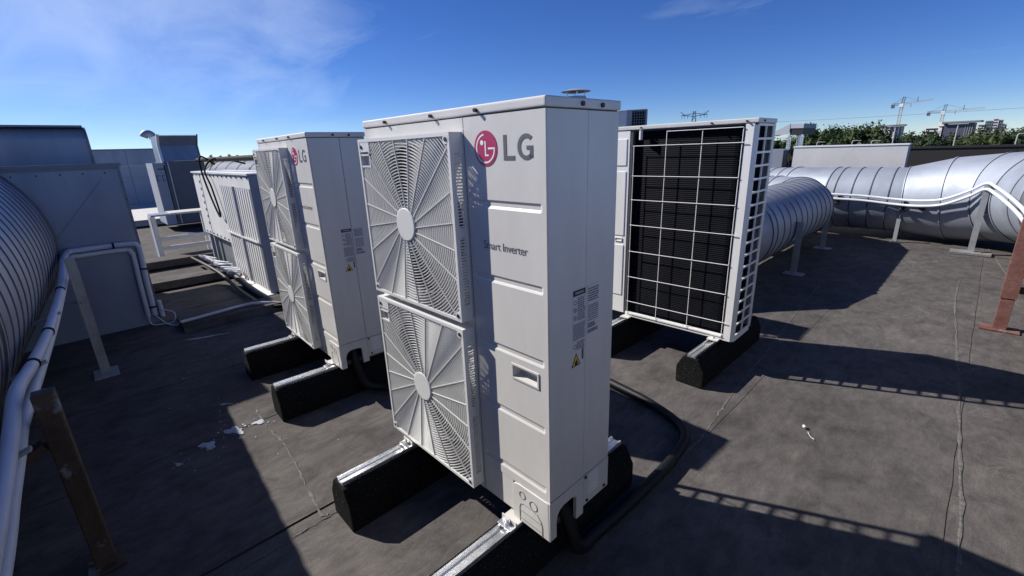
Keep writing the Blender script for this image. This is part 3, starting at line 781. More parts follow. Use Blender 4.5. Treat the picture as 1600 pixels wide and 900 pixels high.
duct_sections(dl, [(-3.57,-1.84,.912),(-.9,-1.99,.912),(4.2,-2.275,.912)], .790, .157, .005, 96, 'galv_left', .0065)

def stand(x, y, h, label, m, w=.06, lean=(0,0), plate=.10, cross=None, base=None, rz=0):
    s_ = thing('duct_stand', label, 'duct stand', (x, y, 0), rz, 'steel stands under the ducts')
    q = MB(); z0 = .035 if base else .008
    q.prism([(-w/2,-w/2),(w/2,-w/2),(w/2,-w/2+.008),(-w/2+.008,-w/2+.008),(-w/2+.008,w/2),(-w/2,w/2)], 'z', z0, h)
    o = q.build('post', m, s_)
    MB().box(-plate, plate, -plate*.7, plate*.7, z0-.008 if not base else .03, z0).build('foot_plate', m, s_)
    if base: MB().box(-base, base, -base*.6, base*.6, 0.006, .030).build('base_pad', M['old_slab'], s_)
    if cross:
        b = MB()
        for (a, bb) in cross: b.bar(a, bb, .035, .010)
        b.build('brace', m, s_)
    return s_
stand(.385, 4.877, .60, 'grey steel stand nearest us under the shaded duct on the right', M['steel'], .065, cross=[((0,0,.38),(-.45,.1,.30)), ((0,0,.56),(-.4,0,.62))])
stand(.297, 6.537, .56, 'grey steel stand at the far bend of the shaded duct on the right', M['steel'], .065, cross=[((0,0,.38),(-.45,.1,.30))])
stand(1.753, 7.189, .87, 'pale steel stand on a flat pad in front of the curved duct', M['steel'], .06, cross=[((0,0,.50),(.5,.1,.58)), ((0,0,.86),(.35,.1,.80))], base=.19)
stand(.956, 8.02-.47, .34, 'short grey strap stand below the straight far duct', M['pole'], .045, plate=.06)
s_ = thing('duct_stand', 'reddish rusty steel post at the right edge under the curved duct', 'duct stand', (2.017, 4.085, 0), 0, 'steel stands under the ducts')
MB().box(-.038, .038, -.026, .026, .01, .27).build('lower_post', M['rust'], s_, bevel=.002)
MB().box(-.044, .044, -.032, .032, .262, .86).build('upper_post', M['rust'], s_, bevel=.002)
MB().box(-.11, .11, -.07, .07, .004, .012).build('foot_plate', M['rust'], s_)
MB().bar((.05,0,.33), (.9,.1,.33), .03, .05).build('brace', M['rust_dark'], s_)
s_ = thing('duct_stand', 'thick rusty square post at the lower left corner, under the huge ribbed duct', 'duct stand', (-.352, -1.105, 0), 0, 'steel stands under the ducts')
MB().box(-.030, .030, -.030, .030, .012, .75).build('post', M['rust_dark'], s_, bevel=.006)
MB().box(-.055, .055, -.055, .055, .004, .012).build('foot_plate', M['rust_dark'], s_)
MB().bar((0,-.037,.56), (0,-.6,.25), .06, .03).build('bearer', M['rust_dark'], s_)
stand(-2.53, -.985, .87, 'slim grey angle steel stand between the ribbed duct and the plenum box', M['steel'], .055, plate=.10, cross=[((0,0,.55),(-.2,-.35,.62))])

# white pipes
def pipe(pts, r, label, group, clips=(), n=12, arms=()):
    p = thing('insulated_pipe', label, 'pipe', (0,0,0), 0, group)
    MB().tube(smooth_path(pts, 8), r, n).build('pipe_run', M['pipe'], p)
    for (a, b) in clips: MB().tube([a, b], r*1.18, n).build('strap', M['strap'], p)
    for (a, b) in arms: MB().bar(a, b, .028, .010).build('pipe_arm', M['steel'], p)
    return p
LP = 'white pipes along the huge duct on the left'
pipe([(-3.545,-.555,.09),(-3.545,-.55,.40),(-3.545,-.535,.70),(-3.545,-.545,.755),(-3.545,-.60,.785),(-3.545,-.93,.785),(-3.50,-1.0,.785),(-3.2,-1.03,.772),(-2.84,-1.041,.757),(-2.36,-1.068,.697),(-1.41,-1.121,.677),(-.83,-1.153,.706),(-.47,-1.174,.733),(-.23,-1.187,.685),(.01,-1.2,.641),(.25,-1.214,.604),(.8,-1.245,.55),(1.6,-1.29,.50)], .0215,
     'upper of the two pale pipes leaving the plenum box along the ribbed duct', LP,
     [((-3.545,-.70,.785),(-3.545,-.715,.785)), ((-3.545,-.54,.55),(-3.545,-.541,.535)), ((-3.545,-.555,.18),(-3.545,-.555,.165)), ((-1.43,-1.120,.677),(-1.405,-1.121,.677)), ((-2.37,-1.068,.698),(-2.345,-1.069,.697)), ((-.85,-1.152,.705),(-.83,-1.153,.706))])
pipe([(-3.545,-.605,.09),(-3.545,-.60,.40),(-3.545,-.59,.66),(-3.545,-.60,.705),(-3.545,-.64,.735),(-3.545,-.93,.735),(-3.50,-.99,.738),(-3.2,-1.02,.728),(-2.79,-1.035,.713),(-1.73,-1.1,.655),(-.92,-1.148,.643),(-.41,-1.177,.645),(-.2,-1.188,.615),(0,-1.2,.583),(.244,-1.214,.54),(.8,-1.245,.49),(1.6,-1.29,.44)], .0195,
     'lower of the two pale pipes leaving the plenum box along the ribbed duct', LP, (), 12,
     [((-.95,-1.24,.63),(-.95,-1.12,.672)), ((-.16,-1.29,.60),(-.16,-1.15,.648)), ((-1.75,-1.20,.65),(-1.75,-1.07,.69))])
pipe([(-3.545,-.50,.22),(-3.545,-.50,.12),(-3.54,-.50,.06)], .018, 'short stub of pale pipe at the bottom corner of the plenum box', LP)
RP = 'white pipes along the duct on the right'
pipe([(-.1,7.60,.665),(.05,7.53,.655),(.5,7.545,.64),(.88,7.51,.615),(1.15,7.44,.615),(1.38,7.37,.655),(1.60,7.25,.78),(1.74,7.17,.885),(1.83,6.8,.865),(1.93,6.2,.825),(2.01,5.5,.79),(2.04,4.5,.80),(2.05,2.5,.86)], .018, 'upper white pipe running along the side of the right duct', RP)
pipe([(-.1,7.60,.60),(.05,7.53,.59),(.5,7.545,.575),(.88,7.51,.545),(1.15,7.43,.545),(1.38,7.36,.585),(1.60,7.23,.71),(1.74,7.15,.815),(1.83,6.78,.795),(1.93,6.18,.755),(2.01,5.48,.72),(2.04,4.5,.73),(2.05,2.5,.79)], .018, 'lower white pipe running along the side of the right duct', RP)
for (x, z, w_) in ((.20,.55,'left'), (.98,.50,'middle'), (1.18,.54,'right')):
    q = MB().box(x-.012, x+.012, 7.53, 7.62, z-.03, z+.10); q.box(x-.035, x+.035, 7.47, 7.53, z-.05, z-.03)
    tag(q.build('pipe_bracket', M['strap']), w_+' one of three dark clips holding the white pipes to the far duct', 'bracket', 'clips on the right duct')
cbl = MB().tube(smooth_path([(-3.54,-.605,.09),(-3.50,-.60,.02),(-3.45,-.52,.012),(-3.42,-.44,.02),(-3.45,-.42,.10),(-3.5,-.50,.14)], 8), .006, 6)
cbl.tube(smooth_path([(-3.54,-.555,.09),(-3.42,-.50,.02),(-3.3,-.44,.012),(-3.16,-.42,.075),(-3.12,-.40,.085)], 8), .006, 6)
tag(cbl.build('cable_loop', M['pipe']), 'thin cable looping on the roof at the corner of the plenum box', 'cable')
tag(MB().tube(smooth_path([(-3.12,-.42,.085),(-3.16,-.10,.088),(-3.2,.12,.085),(-3.15,.24,.088),(-3.1,.45,.05)], 6), .014, 8).build('conduit', M['pipe']), 'thin grey conduit lying on the nearest roof rib', 'conduit')

# ------------------------------------------------------------------ left: plenum and neighbours
pl = thing('plenum_box', 'big blue grey sheet metal box in shade, joined to the ribbed duct', 'plenum box', (-3.58, -.52, 0))
MB().box(-1.6, 0, -2.9, 0, .0, 1.455).build('casing', M['blue_panel'], pl)
m = MB().box(-1.62, .02, -2.92, .02, 1.458, 1.485); m.box(-1.6, .012, -2.9, .008, 1.435, 1.4575); m.build('top_flange', M['panel_trim'], pl)
m = MB().box(-.03, .006, -.012, .006, .0, 1.43); m.build('corner_trim', M['panel_trim'], pl)
for k in range(8): MB().disc((.0002, -.10-.14*k, 1.405), (1,0,0), .007, .004, 8).build('rivet', M['screw'], pl)
for k in range(9): MB().disc((.0062, -.003, .12+.15*k), (1,0,0), .006, .003, 8).build('rivet', M['screw'], pl)
m = MB().bar((.002,-.13,1.36), (.002,-.60,.80), .002, .004); m.build('scratch', M['panel_trim'], pl)
ub = thing('upper_plenum', 'blue grey box with a curved top edge, standing behind the plenum box at far left', 'plenum box', (-5.25, -.60, 1.49))
arc = [(-1.2, 0), (0, 0), (0, .24)]+[(-.14+.14*math.cos(a), .24+.14*math.sin(a)) for a in [PI/2*k/8 for k in range(1, 9)]]+[(-1.2, .38)]
MB().prism(arc, 'y', -2.4, -.012).build('casing', M['blue_panel'], ub)
arc2 = [(0.008, 0), (0.008, .24)]+[(-.14+.148*math.cos(a), .24+.148*math.sin(a)) for a in [PI/2*k/8 for k in range(1, 9)]]+[(-1.2, .388), (-1.2, .36), (-.14, .36), (-.02, .24), (-.02, 0)]
MB().prism(arc2, 'y', -.0115, .012).build('end_flange', M['panel_trim'], ub)
MB().box(-1.2, 0.0, -2.4, -.012, .3805, .40).build('top_lip', M['panel_trim'], ub)
MB().prism([(1.62, 0), (1.62, .52), (1.1, .52), (.4, .1), (.4, 0)], 'y', -2.3, -.72).build('added_shadow_hood', M['blue_panel'], ub)  # unseen raised block, added so its top edge casts the shadow by the lit corner

# old louvered cabinet
cb = thing('louvered_cabinet', 'old white metal cabinet with tall louvers, a dark end and a black cable over it', 'cabinet', (-3.55, .47, 0))
m = MB().box(-1.30, 0, .0, .95, .05, 1.31); m.build('louver_section', M['cond'], cb)
m = MB().box(-2.75, -1.302, .0, .95, .46, 1.315); m.build('fan_section', M['cond'], cb)
m = MB().box(-2.78, .02, -.015, .965, 1.316, 1.335); m.build('roof_sheet', M['cond'], cb)
m = MB().box(.0005, .006, .0, .95, .06, 1.31); m.box(.006, .009, .10, .106, .08, 1.30); m.build('shade_toned_end', M['far_wall'], cb)  # darker blue-grey on the white cabinet: shade of this end put into its colour
lv = MB()
for (xa, xb) in ((-1.27, -.66), (-.62, -.02)):
    n = 7
    for k in range(n):
        x = xa+(xb-xa)*k/n; w = (xb-xa)/n
        lv.add([(x, -.003, .09), (x+w*.80, -.0075, .09), (x+w*.80, -.0075, 1.17), (x, -.003, 1.17), (x+w*.86, -.003, .09), (x+w*.86, -.003, 1.17)], [(0,1,2,3), (1,4,5,2), (0,4,1), (3,2,5)])
lv.build('louver_slats', M['cond'], cb)
MB().box(-1.29, -.005, -.0022, -.0005, .08, 1.18).build('louver_back', M['cond_gap'], cb)
m = MB().box(-1.28, -.01, -.028, -.02, .61, .63); m.box(-.655, -.625, -.026, -.0025, .08, 1.19); m.build('louver_bar', M['cond'], cb)
m = MB()
for k in range(14): m.disc((-2.7+k*.205, -.001, 1.288), (0,-1,0), .011, .008, 8)
for k in range(7): m.disc((-2.6+k*.2, -.001, .49), (0,-1,0), .013, .008, 8)
m.build('rivet', M['screw'], cb)
m = MB()
for k in range(7): m.box(-2.40+.006*k, -2.36+.006*k, -.004, -.0005, 1.18-k*.095, 1.215-k*.095)
m.build('vent_slot', M['black'], cb); MB().box(-2.30, -2.288, -.003, .0, .47, 1.30).build('panel_joint', M['screw'], cb)
m = MB().box(-2.70, -2.64, .02, .5, .0, .46); m.box(-2.3, -2.26, .0, .04, .0, .46); m.prism([(-2.2, .46), (-1.31, .46), (-1.31, .06), (-1.75, .06)], 'y', .10, .14); m.box(-1.34,-1.303,0,.9,0,.455)
m.build('support_leg', M['far_wall'], cb)
m = MB().box(-2.4, -1.32, .06, .9, .04, .44); m.build('lower_casing', M['far_wall2'], cb)
m = MB().box(-1.36, .05, -.05, .05, .0, .048); m.build('base_channel', M['cond'], cb)
# pipes beside it
for dy, r_, lab in ((-.09, .034, 'black thick pipe on the roof along the foot of the louvered cabinet'), (-.20, .020, 'thin dark pipe beside the thicker one along the louvered cabinet')):
    tag(MB().tube(smooth_path([(-6.3,.47+dy-.05,.10),(-5.4,.47+dy-.05,.14),(-4.8,.47+dy,.10),(-4.1,.47+dy,.05),(-3.5,.47+dy,.045),(-3.1,.50+dy,.045),(-2.8,.75,.045)], 6), r_, 10).build('roof_pipe', M['hose']), lab, 'pipe', 'pipes along the louvered cabinet')
m = MB(); rnd = random.Random(3)
for k in range(9):
    x = -5.9+k*.17; m.bar((x, .30, .16), (x+rnd.uniform(.2,.35), .40+rnd.uniform(-.05,.05), .10+rnd.uniform(0,.10)), .035)
tag(m.build('pipe_fittings', M['pipe']), 'cluster of pale pipe fittings on the roof below the louvered cabinet', 'fittings')
# cable over the cabinet and the dark rail behind
tag(MB().tube(smooth_path([(-5.55,.62,1.42),(-5.58,.48,1.53),(-5.50,.44,1.36),(-5.28,.435,1.05),(-5.02,.435,.80),(-4.95,.435,.86),(-5.10,.435,1.15),(-5.28,.44,1.37),(-5.32,.60,1.50),(-5.2,.9,1.42)], 8), .011, 8).build('cable', M['strap']), 'black cable drooping over the front of the louvered cabinet', 'cable')
tag(MB().tube([(-6.6,.62,1.485),(-2.4,.62,1.49)], .03, 8).build('dark_rail', M['strap']), 'dark horizontal rail just above the louvered cabinet', 'rail')
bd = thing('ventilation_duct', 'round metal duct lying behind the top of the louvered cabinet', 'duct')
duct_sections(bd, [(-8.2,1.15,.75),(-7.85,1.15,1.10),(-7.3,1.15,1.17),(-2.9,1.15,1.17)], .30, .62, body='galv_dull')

# step bench
bn = thing('step_bench', 'open metal step bench with a pale top left of the louvered cabinet', 'bench', (-7.55, -.05, 0))
MB().box(0, .35, 0, .24, .665, .69).build('top_board', M['blue_panel'], bn)
MB().box(-.08, .36, .243, .78, .672, .70).build('top_board', M['wood'], bn)
MB().box(.02, .32, -.01, .0, .0, .664).build('side_sheet', M['far_wall'], bn)
for (x, y) in ((.33,.0),(.33,.70),(.02,.70)): MB().box(x-.02, x+.02, y, y+.05, 0, .664).build('leg', M['cond'], bn)
for z in (.31, .16): MB().box(.325, .345, .051, .70, z-.03, z+.03).build('rail', M['cond'], bn)
# bent intake hood behind it
hd = thing('intake_hood', 'tall bent sheet metal hood behind the bench, with a dark front', 'intake hood', (-11.0, .78, .12))
MB().box(-1.2, 0, 0, .76, .0, 1.37).build('body', M['far_wall2'], hd)
MB().prism([(-1.2, 1.372), (.0, 1.372), (-.1, 1.70), (.12, 1.90), (.05, 1.92), (-1.2, 1.92)], 'y', .02, .70).build('hood_cover', M['blue_panel'], hd)
MB().prism([(0.002, 1.30), (-.08, 1.70), (.15, 1.93), (.10, 1.93), (-.14, 1.70), (-.06, 1.30)], 'y', -.03, .018).build('hood_side', M['cond'], hd)
MB().prism([(0.002, 1.30), (-.08, 1.70), (.15, 1.93), (.10, 1.93), (-.14, 1.70), (-.06, 1.30)], 'y', .702, .73).build('hood_side', M['far_wall2'], hd)
MB().box(.001, .06, .06, .075, .0, 1.36).build('corner_trim', M['cond'], hd)
m = MB().box(-1.0, .03, -.21, -.02, .0, 1.34)
m.build('access_door', M['far_wall'], hd)
m = MB()
for z in (1.20,): m.box(.031, .04, -.14, -.02, z, z+.02)
for y in (-.19, -.09): m.box(.031, .037, y, y+.01, .96, 1.08); m.box(.031, .037, y, y+.05, 1.07, 1.08); m.box(.031, .037, y, y+.05, .96, .97)
m.build('door_handle', M['black'], hd)

# far west: the neighbouring wall, low deck, flue elbow
fw = thing('far_wall', 'blue grey sheet clad wall far left behind the bench', 'wall', (-18, -8, 0))
for k in range(8): MB().box(-.6, 0, 1.25*k+.004, 1.25*k+1.246, 1.40, 1.89).build('upper_cladding', M['blue_panel'], fw)
for z0_, z1_, q in ((1.02, 1.395, 'far_wall'), (.12, 1.015, 'far_wall')): [MB().box(-.5, -.02, 1.25*k+.004, 1.25*k+1.246, z0_, z1_).build('wall_panel', M[q], fw) for k in range(8)]
MB().box(-.58, .004, 5.0, 7.95, 1.42, 1.87).build('grey_panel', M['far_wall2'], fw)
MB().box(-.62, .02, 0, 9.997, 1.892, 1.93).build('coping', M['panel_trim'], fw)
dk = thing('low_deck', 'pale low roof step lit by the sun in front of the far wall', 'deck', (-17.9, -4, 0))
MB().box(0, 5.5, 0, 7, .002, .13).build('step_body', M['far_wall'], dk); MB().box(-.02, 5.55, -.02, 7.02, .132, .15).build('step_top', M['wood'], dk)
fe = thing('flue_elbow', 'shiny bent flue pipe sticking up behind the intake hood', 'flue', (-14.5, 1.18, 0))
MB().tube([(0,0,.0),(0,0,2.05),(0,-.02,2.12)], .085, 16).build('flue_pipe', M['galv'], fe)
MB().tube(smooth_path([(0,-.02,2.10),(0.0,-.05,2.19),(.02,-.12,2.235),(.03,-.20,2.21),(.03,-.24,2.14)], 5), .095, 18).build('elbow', M['galv'], fe)

# ------------------------------------------------------------------ right background
fl = thing('vent_cowl', 'round metal vent cowl peeping over the top of the largest heat pump', 'vent cowl', (-2.58, 4.62, 0))
MB().tube([(0,0,0),(0,0,2.165)], .145, 28).build('flue_pipe', M['galv'], fl)
MB().tube([(0,0,2.225),(0,0,2.232),(0,0,2.262),(0,0,2.27)], [.195,.212,.10,.03], 32, True, False).build('cowl_cap', M['galv'], fl)
for k in range(4):
    a = PI/4+k*PI/2; MB().box(.125*math.cos(a)-.008, .125*math.cos(a)+.008, .125*math.sin(a)-.008, .125*math.sin(a)+.008, 2.13, 2.228).build('cap_strut', M['rail'], fl)
ra = thing('rooftop_air_unit', 'small white air conditioner with dark coil, seen above the wire guarded heat pump', 'air conditioner', (-5.05, 10.25, 0), math.radians(28))
MB().box(-.42, -.19, -.16, .16, 1.75, 2.36).build('casing', M['cond'], ra, bevel=.01)
MB().box(-.19, .32, -.16, .16, 1.75, 2.36).build('casing', M['far_wall'], ra, bevel=.01)
m = MB().box(-.06, .28, -.168, -.1605, 1.78, 2.32); m.build('coil', M['coil'], ra)
m = MB()
for k in range(6): x = -.06+k*.062; m.box(x, x+.006, -.176, -.169, 1.78, 2.32)
for k in range(9): z = 1.78+k*.064; m.box(-.06, .28, -.176, -.169, z, z+.006)
m.build('wire_guard', M['far_wall'], ra)
m = MB()
for (x, y) in ((-.36,-.12),(.28,-.12),(-.36,.12),(.28,.12)): m.box(x-.025, x+.025, y-.025, y+.025, 0, 1.748)
m.build('frame_leg', M['steel'], ra)

# hooded slotted-post frame and a white cabinet
hf = thing('hooded_frame', 'grey sheet metal hood on slotted posts right of the wire guarded heat pump', 'hooded frame', (-1.47, 10.67, 0), math.radians(-8))
MB().prism([(0, 1.60), (.28, 1.60), (.28, 1.80), (0, 1.80)], 'x', -.001, .01).build('hood_face', M['far_wall2'], hf) if False else None
MB().prism([(-.5, 1.57), (.0, 1.59), (.0, 1.80), (-.5, 1.56)], 'y', -.006, .0).build('hood_cheek', M['far_wall'], hf)
MB().prism([(-.5, 1.565), (.0, 1.80), (.27, 1.79), (.27, 1.70), (.0, 1.71)], 'y', .001, .62).build('hood_top', M['far_wall'], hf)
MB().box(.005, .26, .02, .6, 1.57, 1.699).build('hood_mouth', M['black'], hf)
for (x, y) in ((.0, .01), (.26, .03), (.0, .55)):
    pm = MB().box(x-.022, x+.022, y-.022, y+.022, 0, 1.57); pm.build('slotted_post', M['rail'], hf)
m = MB()
for (x, y) in ((.0, .01), (.26, .03)):
    for k in range(22): m.box(x-.008, x+.008, y-.0235, y-.0222, .75+k*.036, .768+k*.036)
m.build('post_slot', M['black'], hf)
wc = thing('white_cabinet', 'small white cabinet partly hidden by the hooded frame', 'cabinet', (-1.80, 10.6, 0), math.radians(10))
MB().box(-.25, .06, -.1, .25, .86, 1.28).build('casing', M['cond'], wc, bevel=.008)
MB().box(.0605, .30, -.095, .25, .86, 1.28).build('side_casing', M['far_wall'], wc)
for k in range(3): MB().box(.29+k*.06, .31+k*.06, -.13, -.11, .86, 1.26).build('pipe_riser', M['screw'], wc)
MB().box(-.5, .5, -.16, .3, .70, .858).build('base_frame', M['far_wall2'], wc)
MB().box(-.45, .45, -.1, .25, .0, .698).build('plinth', M['far_wall2'], wc)

pw = thing('pale_wall', 'pale rendered roof wall lit by the sun behind the right duct', 'wall', (-1.05, 9.6, 0))
MB().box(0, 1.735, 0, .30, 0, 1.32).build('rendered_face', M['concrete'], pw)
MB().box(-.01, 1.745, -.012, .31, 1.322, 1.345).build('coping', M['cond'], pw)
bp_ = thing('brown_parapet', 'long dark brown clad parapet closing the roof on the right', 'parapet', (-26, 10.98, 0))
k0 = 0
for k in range(14):
    MB().box(k*2.8+.004, k*2.8+2.796, .02, .20, 0, 1.225).build('cladding_panel', M['brown'], bp_)
MB().box(0, 39.2, 0, .22, 1.227, 1.262).build('coping', M['brown'], bp_)

# ------------------------------------------------------------------ debris and marks on the roof
def splash(cx, cy, a, b, rot, seed, label, m='paint', z=.0036):
    rnd = random.Random(seed); n = 26; P = []
    for k in range(n):
        t = 2*PI*k/n; rr = (.78+.2*math.sin(3*t+seed)+.12*math.sin(5*t+2*seed))*rnd.uniform(.88, 1.08); x = a*rr*math.cos(t); y = b*rr*math.sin(t)
        P.append((cx+x*math.cos(rot)-y*math.sin(rot), cy+x*math.sin(rot)+y*math.cos(rot), z))
    mm = MB(); mm.add([(cx, cy, z+.0015)]+P, [(0, k+1, (k+1)%n+1) for k in range(n)])
    for _ in range(9):
        u_, v_ = rnd.gauss(0, a*.9), rnd.gauss(0, b*1.2); q_ = rnd.uniform(.04, .15)*b+.001
        X_, Y_ = cx+u_*math.cos(rot)-v_*math.sin(rot), cy+u_*math.sin(rot)+v_*math.cos(rot)
        mm.add([(X_+q_*rnd.uniform(.7,1.6)*math.cos(2*PI*k/7), Y_+q_*rnd.uniform(.7,1.3)*math.sin(2*PI*k/7), z+.0004) for k in range(7)], [tuple(range(7))])
    tag(mm.build('paint_splash', M[m]), label, 'paint splash', 'paint splashes on the roof')
splash(-2.77, -.31, .19, .022, 1.25, 1, 'long white paint smear on the dark roof in front of the nearest rib')
splash(-.98, -.52, .075, .04, 0.5, 2, 'pale paint splash at the edge of the lit roof, next to the lit corner')
splash(-.93, -.655, .07, .035, 0.4, 3, 'pale paint splash in the shade, nearer us than the lit corner')
splash(-.97, -.395, .04, .028, 1.0, 4, 'bluish paint splash beside the end of the rubber foot in the lit patch')
splash(-.86, -.80, .028, .014, .4, 5, 'small paint splash in shade, nearest us of the splashes')
splash(-1.35, -.48, .05, .012, .9, 8, 'narrow paint splash just beyond the lit corner')
m = MB(); rnd = random.Random(11)
def chip(x, y, r_):
    n = 6; c = (x, y, .0052); a0 = rnd.random()*6
    m.add([c]+[(x+r_*rnd.uniform(.5,1.2)*math.cos(a0+2*PI*k/n), y+r_*rnd.uniform(.4,1)*math.sin(a0+2*PI*k/n), .0036) for k in range(n)], [(0, k+1, (k+1)%n+1) for k in range(n)])
for _ in range(60):
    t = rnd.random(); x = -2.4+1.7*t+rnd.gauss(0,.12); y = -.42-.25*t+rnd.gauss(0,.10); chip(x, y, rnd.uniform(.002,.010)*rnd.random())
for _ in range(70): chip(rnd.uniform(-1,2.6), rnd.uniform(.3,5.5) if rnd.random() < .8 else rnd.uniform(-.6,0), rnd.uniform(.0015,.005))
fk = m.build('paint_flecks', M['paint']); fk['kind'] = 'stuff'; fk['label'] = 'tiny pale paint flecks scattered over the roof'
lt = MB().tube([(1.300,1.650,.010),(1.312,1.635,.010)], .008, 8); lt.tube(smooth_path([(1.33,1.61,.006),(1.35,1.575,.006),(1.37,1.56,.006)], 4), .002, 5)
tag(lt.build('scrap', M['label']), 'small pale scrap lying on the sunlit roof at right', 'scrap')

# ------------------------------------------------------------------ horizon
def tree(x, y, top, w, label, seed, m='leaf', base=-8.0):
    rnd = random.Random(seed); t = thing('broadleaf_tree', label, 'tree', (x, y, base), 0, 'trees beyond the brown parapet')
    H = top-base; tr = MB()
    tr.tube([(0,0,0),(.1,0,H*.35),(0,.1,H*.6)], [.35,.26,.14], 8)
    cz = H*.60
    for k in range(6):
        a = k*1.05+rnd.random(); tr.tube([(0,0,H*(.3+.04*k)), (w*.2*math.cos(a), w*.2*math.sin(a), H*(.45+.04*k)), (w*.36*math.cos(a), w*.36*math.sin(a), H*(.55+.05*k))], [.14,.09,.04], 6)
    tr.build('trunk', M['trunk'], t)
    vs = []; fs = []
    for k in range(95):
        # clump centre on/in an uneven ellipsoid
        u_, v_ = rnd.uniform(-1,1), rnd.uniform(0, 2*PI); rr = rnd.uniform(.3,1.0)**.4
        c = Vector((math.sqrt(1-u_*u_)*math.cos(v_)*w*.5*rr, math.sqrt(1-u_*u_)*math.sin(v_)*w*.5*rr, cz+u_*H*.36*rr))
        s_ = rnd.uniform(.08,.135)*w
        if True:
            q = s_*.80; c2 = c.copy(); c2.x *= .82; c2.y *= .82; c2.z = cz+(c.z-cz)*.82; o = len(vs)
            vs += [c2+Vector(e)*q for e in ((1,0,0),(-1,0,0),(0,1,0),(0,-1,0),(0,0,1),(0,0,-1))]
            fs += [(o+a_, o+b_, o+c_) for a_, b_, c_ in ((0,2,4),(2,1,4),(1,3,4),(3,0,4),(2,0,5),(1,2,5),(3,1,5),(0,3,5))]
        for _ in range(60):
            d = Vector((rnd.gauss(0,1), rnd.gauss(0,1), rnd.gauss(0,.8))).normalized()*s_*rnd.uniform(.4,1)
            p = c+d; nrm = (d.normalized()*.7+Vector((rnd.gauss(0,.5), rnd.gauss(0,.5), rnd.gauss(.3,.5)))).normalized()
            if p.z > H: p.z = H-rnd.random()*.4
            a = nrm.orthogonal().normalized(); b = nrm.cross(a); q = rnd.uniform(.10,.22); ang = rnd.random()*6
            a, b = a*math.cos(ang)+b*math.sin(ang), b*math.cos(ang)-a*math.sin(ang)
            o = len(vs); vs += [p-a*q, p+b*q*.6, p+a*q, p-b*q*.6]; fs.append((o, o+1, o+2, o+3))
    MB().add(vs, fs).build('crown', M[m], t, recalc=False)
TL = [
 (-29.5, 85.5, 1.6, 8, 'low green tree glimpsed under the grey hood on posts', 'leaf2'),
 (-23.0, 85.0, 2.2, 8, 'green tree just right of the grey hood on posts', 'leaf2'),
 (-17.9, 86.0, 4.1, 10.5, 'tallest round green tree above the pale wall, left of the round building', 'leaf'),
 (-12.9, 88.0, 3.8, 9.5, 'second tall green tree, touching the round building from the left', 'leaf'),
 (-8.8, 92.0, 1.9, 7, 'low dark tree in front of the round building', 'leaf2'),
 (-5.8, 88.0, 2.4, 8, 'dark green tree right of the round building under the left crane jib', 'leaf2'),
 (-2.6, 90.0, 2.0, 8, 'green tree in front of the long pale building', 'leaf'),
 (.6, 88.0, 2.4, 8, 'greyish green tree under the dark end of the long building', 'leaf'),
 (3.2, 90.0, 2.9, 8, 'dark green tree in front of the stepped grey building', 'leaf2'),
 (6.8, 90.0, 2.8, 8, 'green tree at the right edge of the picture beyond the parapet', 'leaf2'),
 (10.5, 92.0, 3.2, 9, 'green tree beyond the right edge of the picture', 'leaf'),
]
for i, (x, y, top, w, lab, lm) in enumerate(TL): tree(x, y, top, w, lab, 200+i, lm)
# far hedge line that closes the gaps
wd = MB(); rnd = random.Random(77); vs = []; fs = []
for k in range(5200):
    a = rnd.uniform(-1.05, 1.9); R_ = rnd.uniform(130, 150); x, y = R_*math.sin(a)-20, R_*math.cos(a); z = -8+rnd.random()**.7*(7.2+1.0*math.sin(a*31)+.8*math.sin(a*73))
    nrm = Vector((rnd.gauss(0,1), rnd.gauss(-.6,1), rnd.gauss(.3,.7))).normalized(); p = Vector((x, y, z)); q = rnd.uniform(.6,1.3)
    A = nrm.orthogonal().normalized(); B = nrm.cross(A); o = len(vs); vs += [p-A*q, p+B*q*.7, p+A*q, p-B*q*.7]; fs.append((o,o+1,o+2,o+3))
wd.add(vs, fs); wo = wd.build('distant_wood', M['leaf2'], recalc=False); wo['kind'] = 'stuff'; wo['label'] = 'far off belt of trees along the horizon'
# conifers on the left
for i, (x, y, zt) in enumerate([(-57.3,9.95,1.9),(-57.05,11.1,2.0),(-56.87,11.95,1.9),(-56.7,12.75,2.0),(-56.5,13.5,1.9),(-56.3,14.25,1.8),(-56.1,15.1,1.8)]):
    rnd = random.Random(300+i); t = thing('conifer_tree', ('first','second','third','fourth','fifth','sixth','seventh')[i]+' from the left of seven dark conifer tips above the dark rail', 'conifer', (x, y, -8), 0, 'row of conifers on the left horizon')
    H = zt+8; MB().tube([(0,0,0),(0,0,H*.9)], [.2,.04], 6).build('trunk', M['trunk'], t)
    vs = []; fs = []
    for k in range(420):
        zf = rnd.random(); z = H*(.15+.85*zf); rr = (1-zf)*1.5*rnd.uniform(.5,1)+.06; a = rnd.random()*6.28
        p = Vector((rr*math.cos(a), rr*math.sin(a), z)); d = Vector((math.cos(a), math.sin(a), -.5)).normalized(); b = Vector((-math.sin(a), math.cos(a), 0)); q = .22
        o = len(vs); vs += [p-d*q*1.4, p+b*q*.5, p+d*q*1.4, p-b*q*.5]; fs.append((o,o+1,o+2,o+3))
    MB().add(vs, fs).build('crown', M['needle'], t, recalc=False)

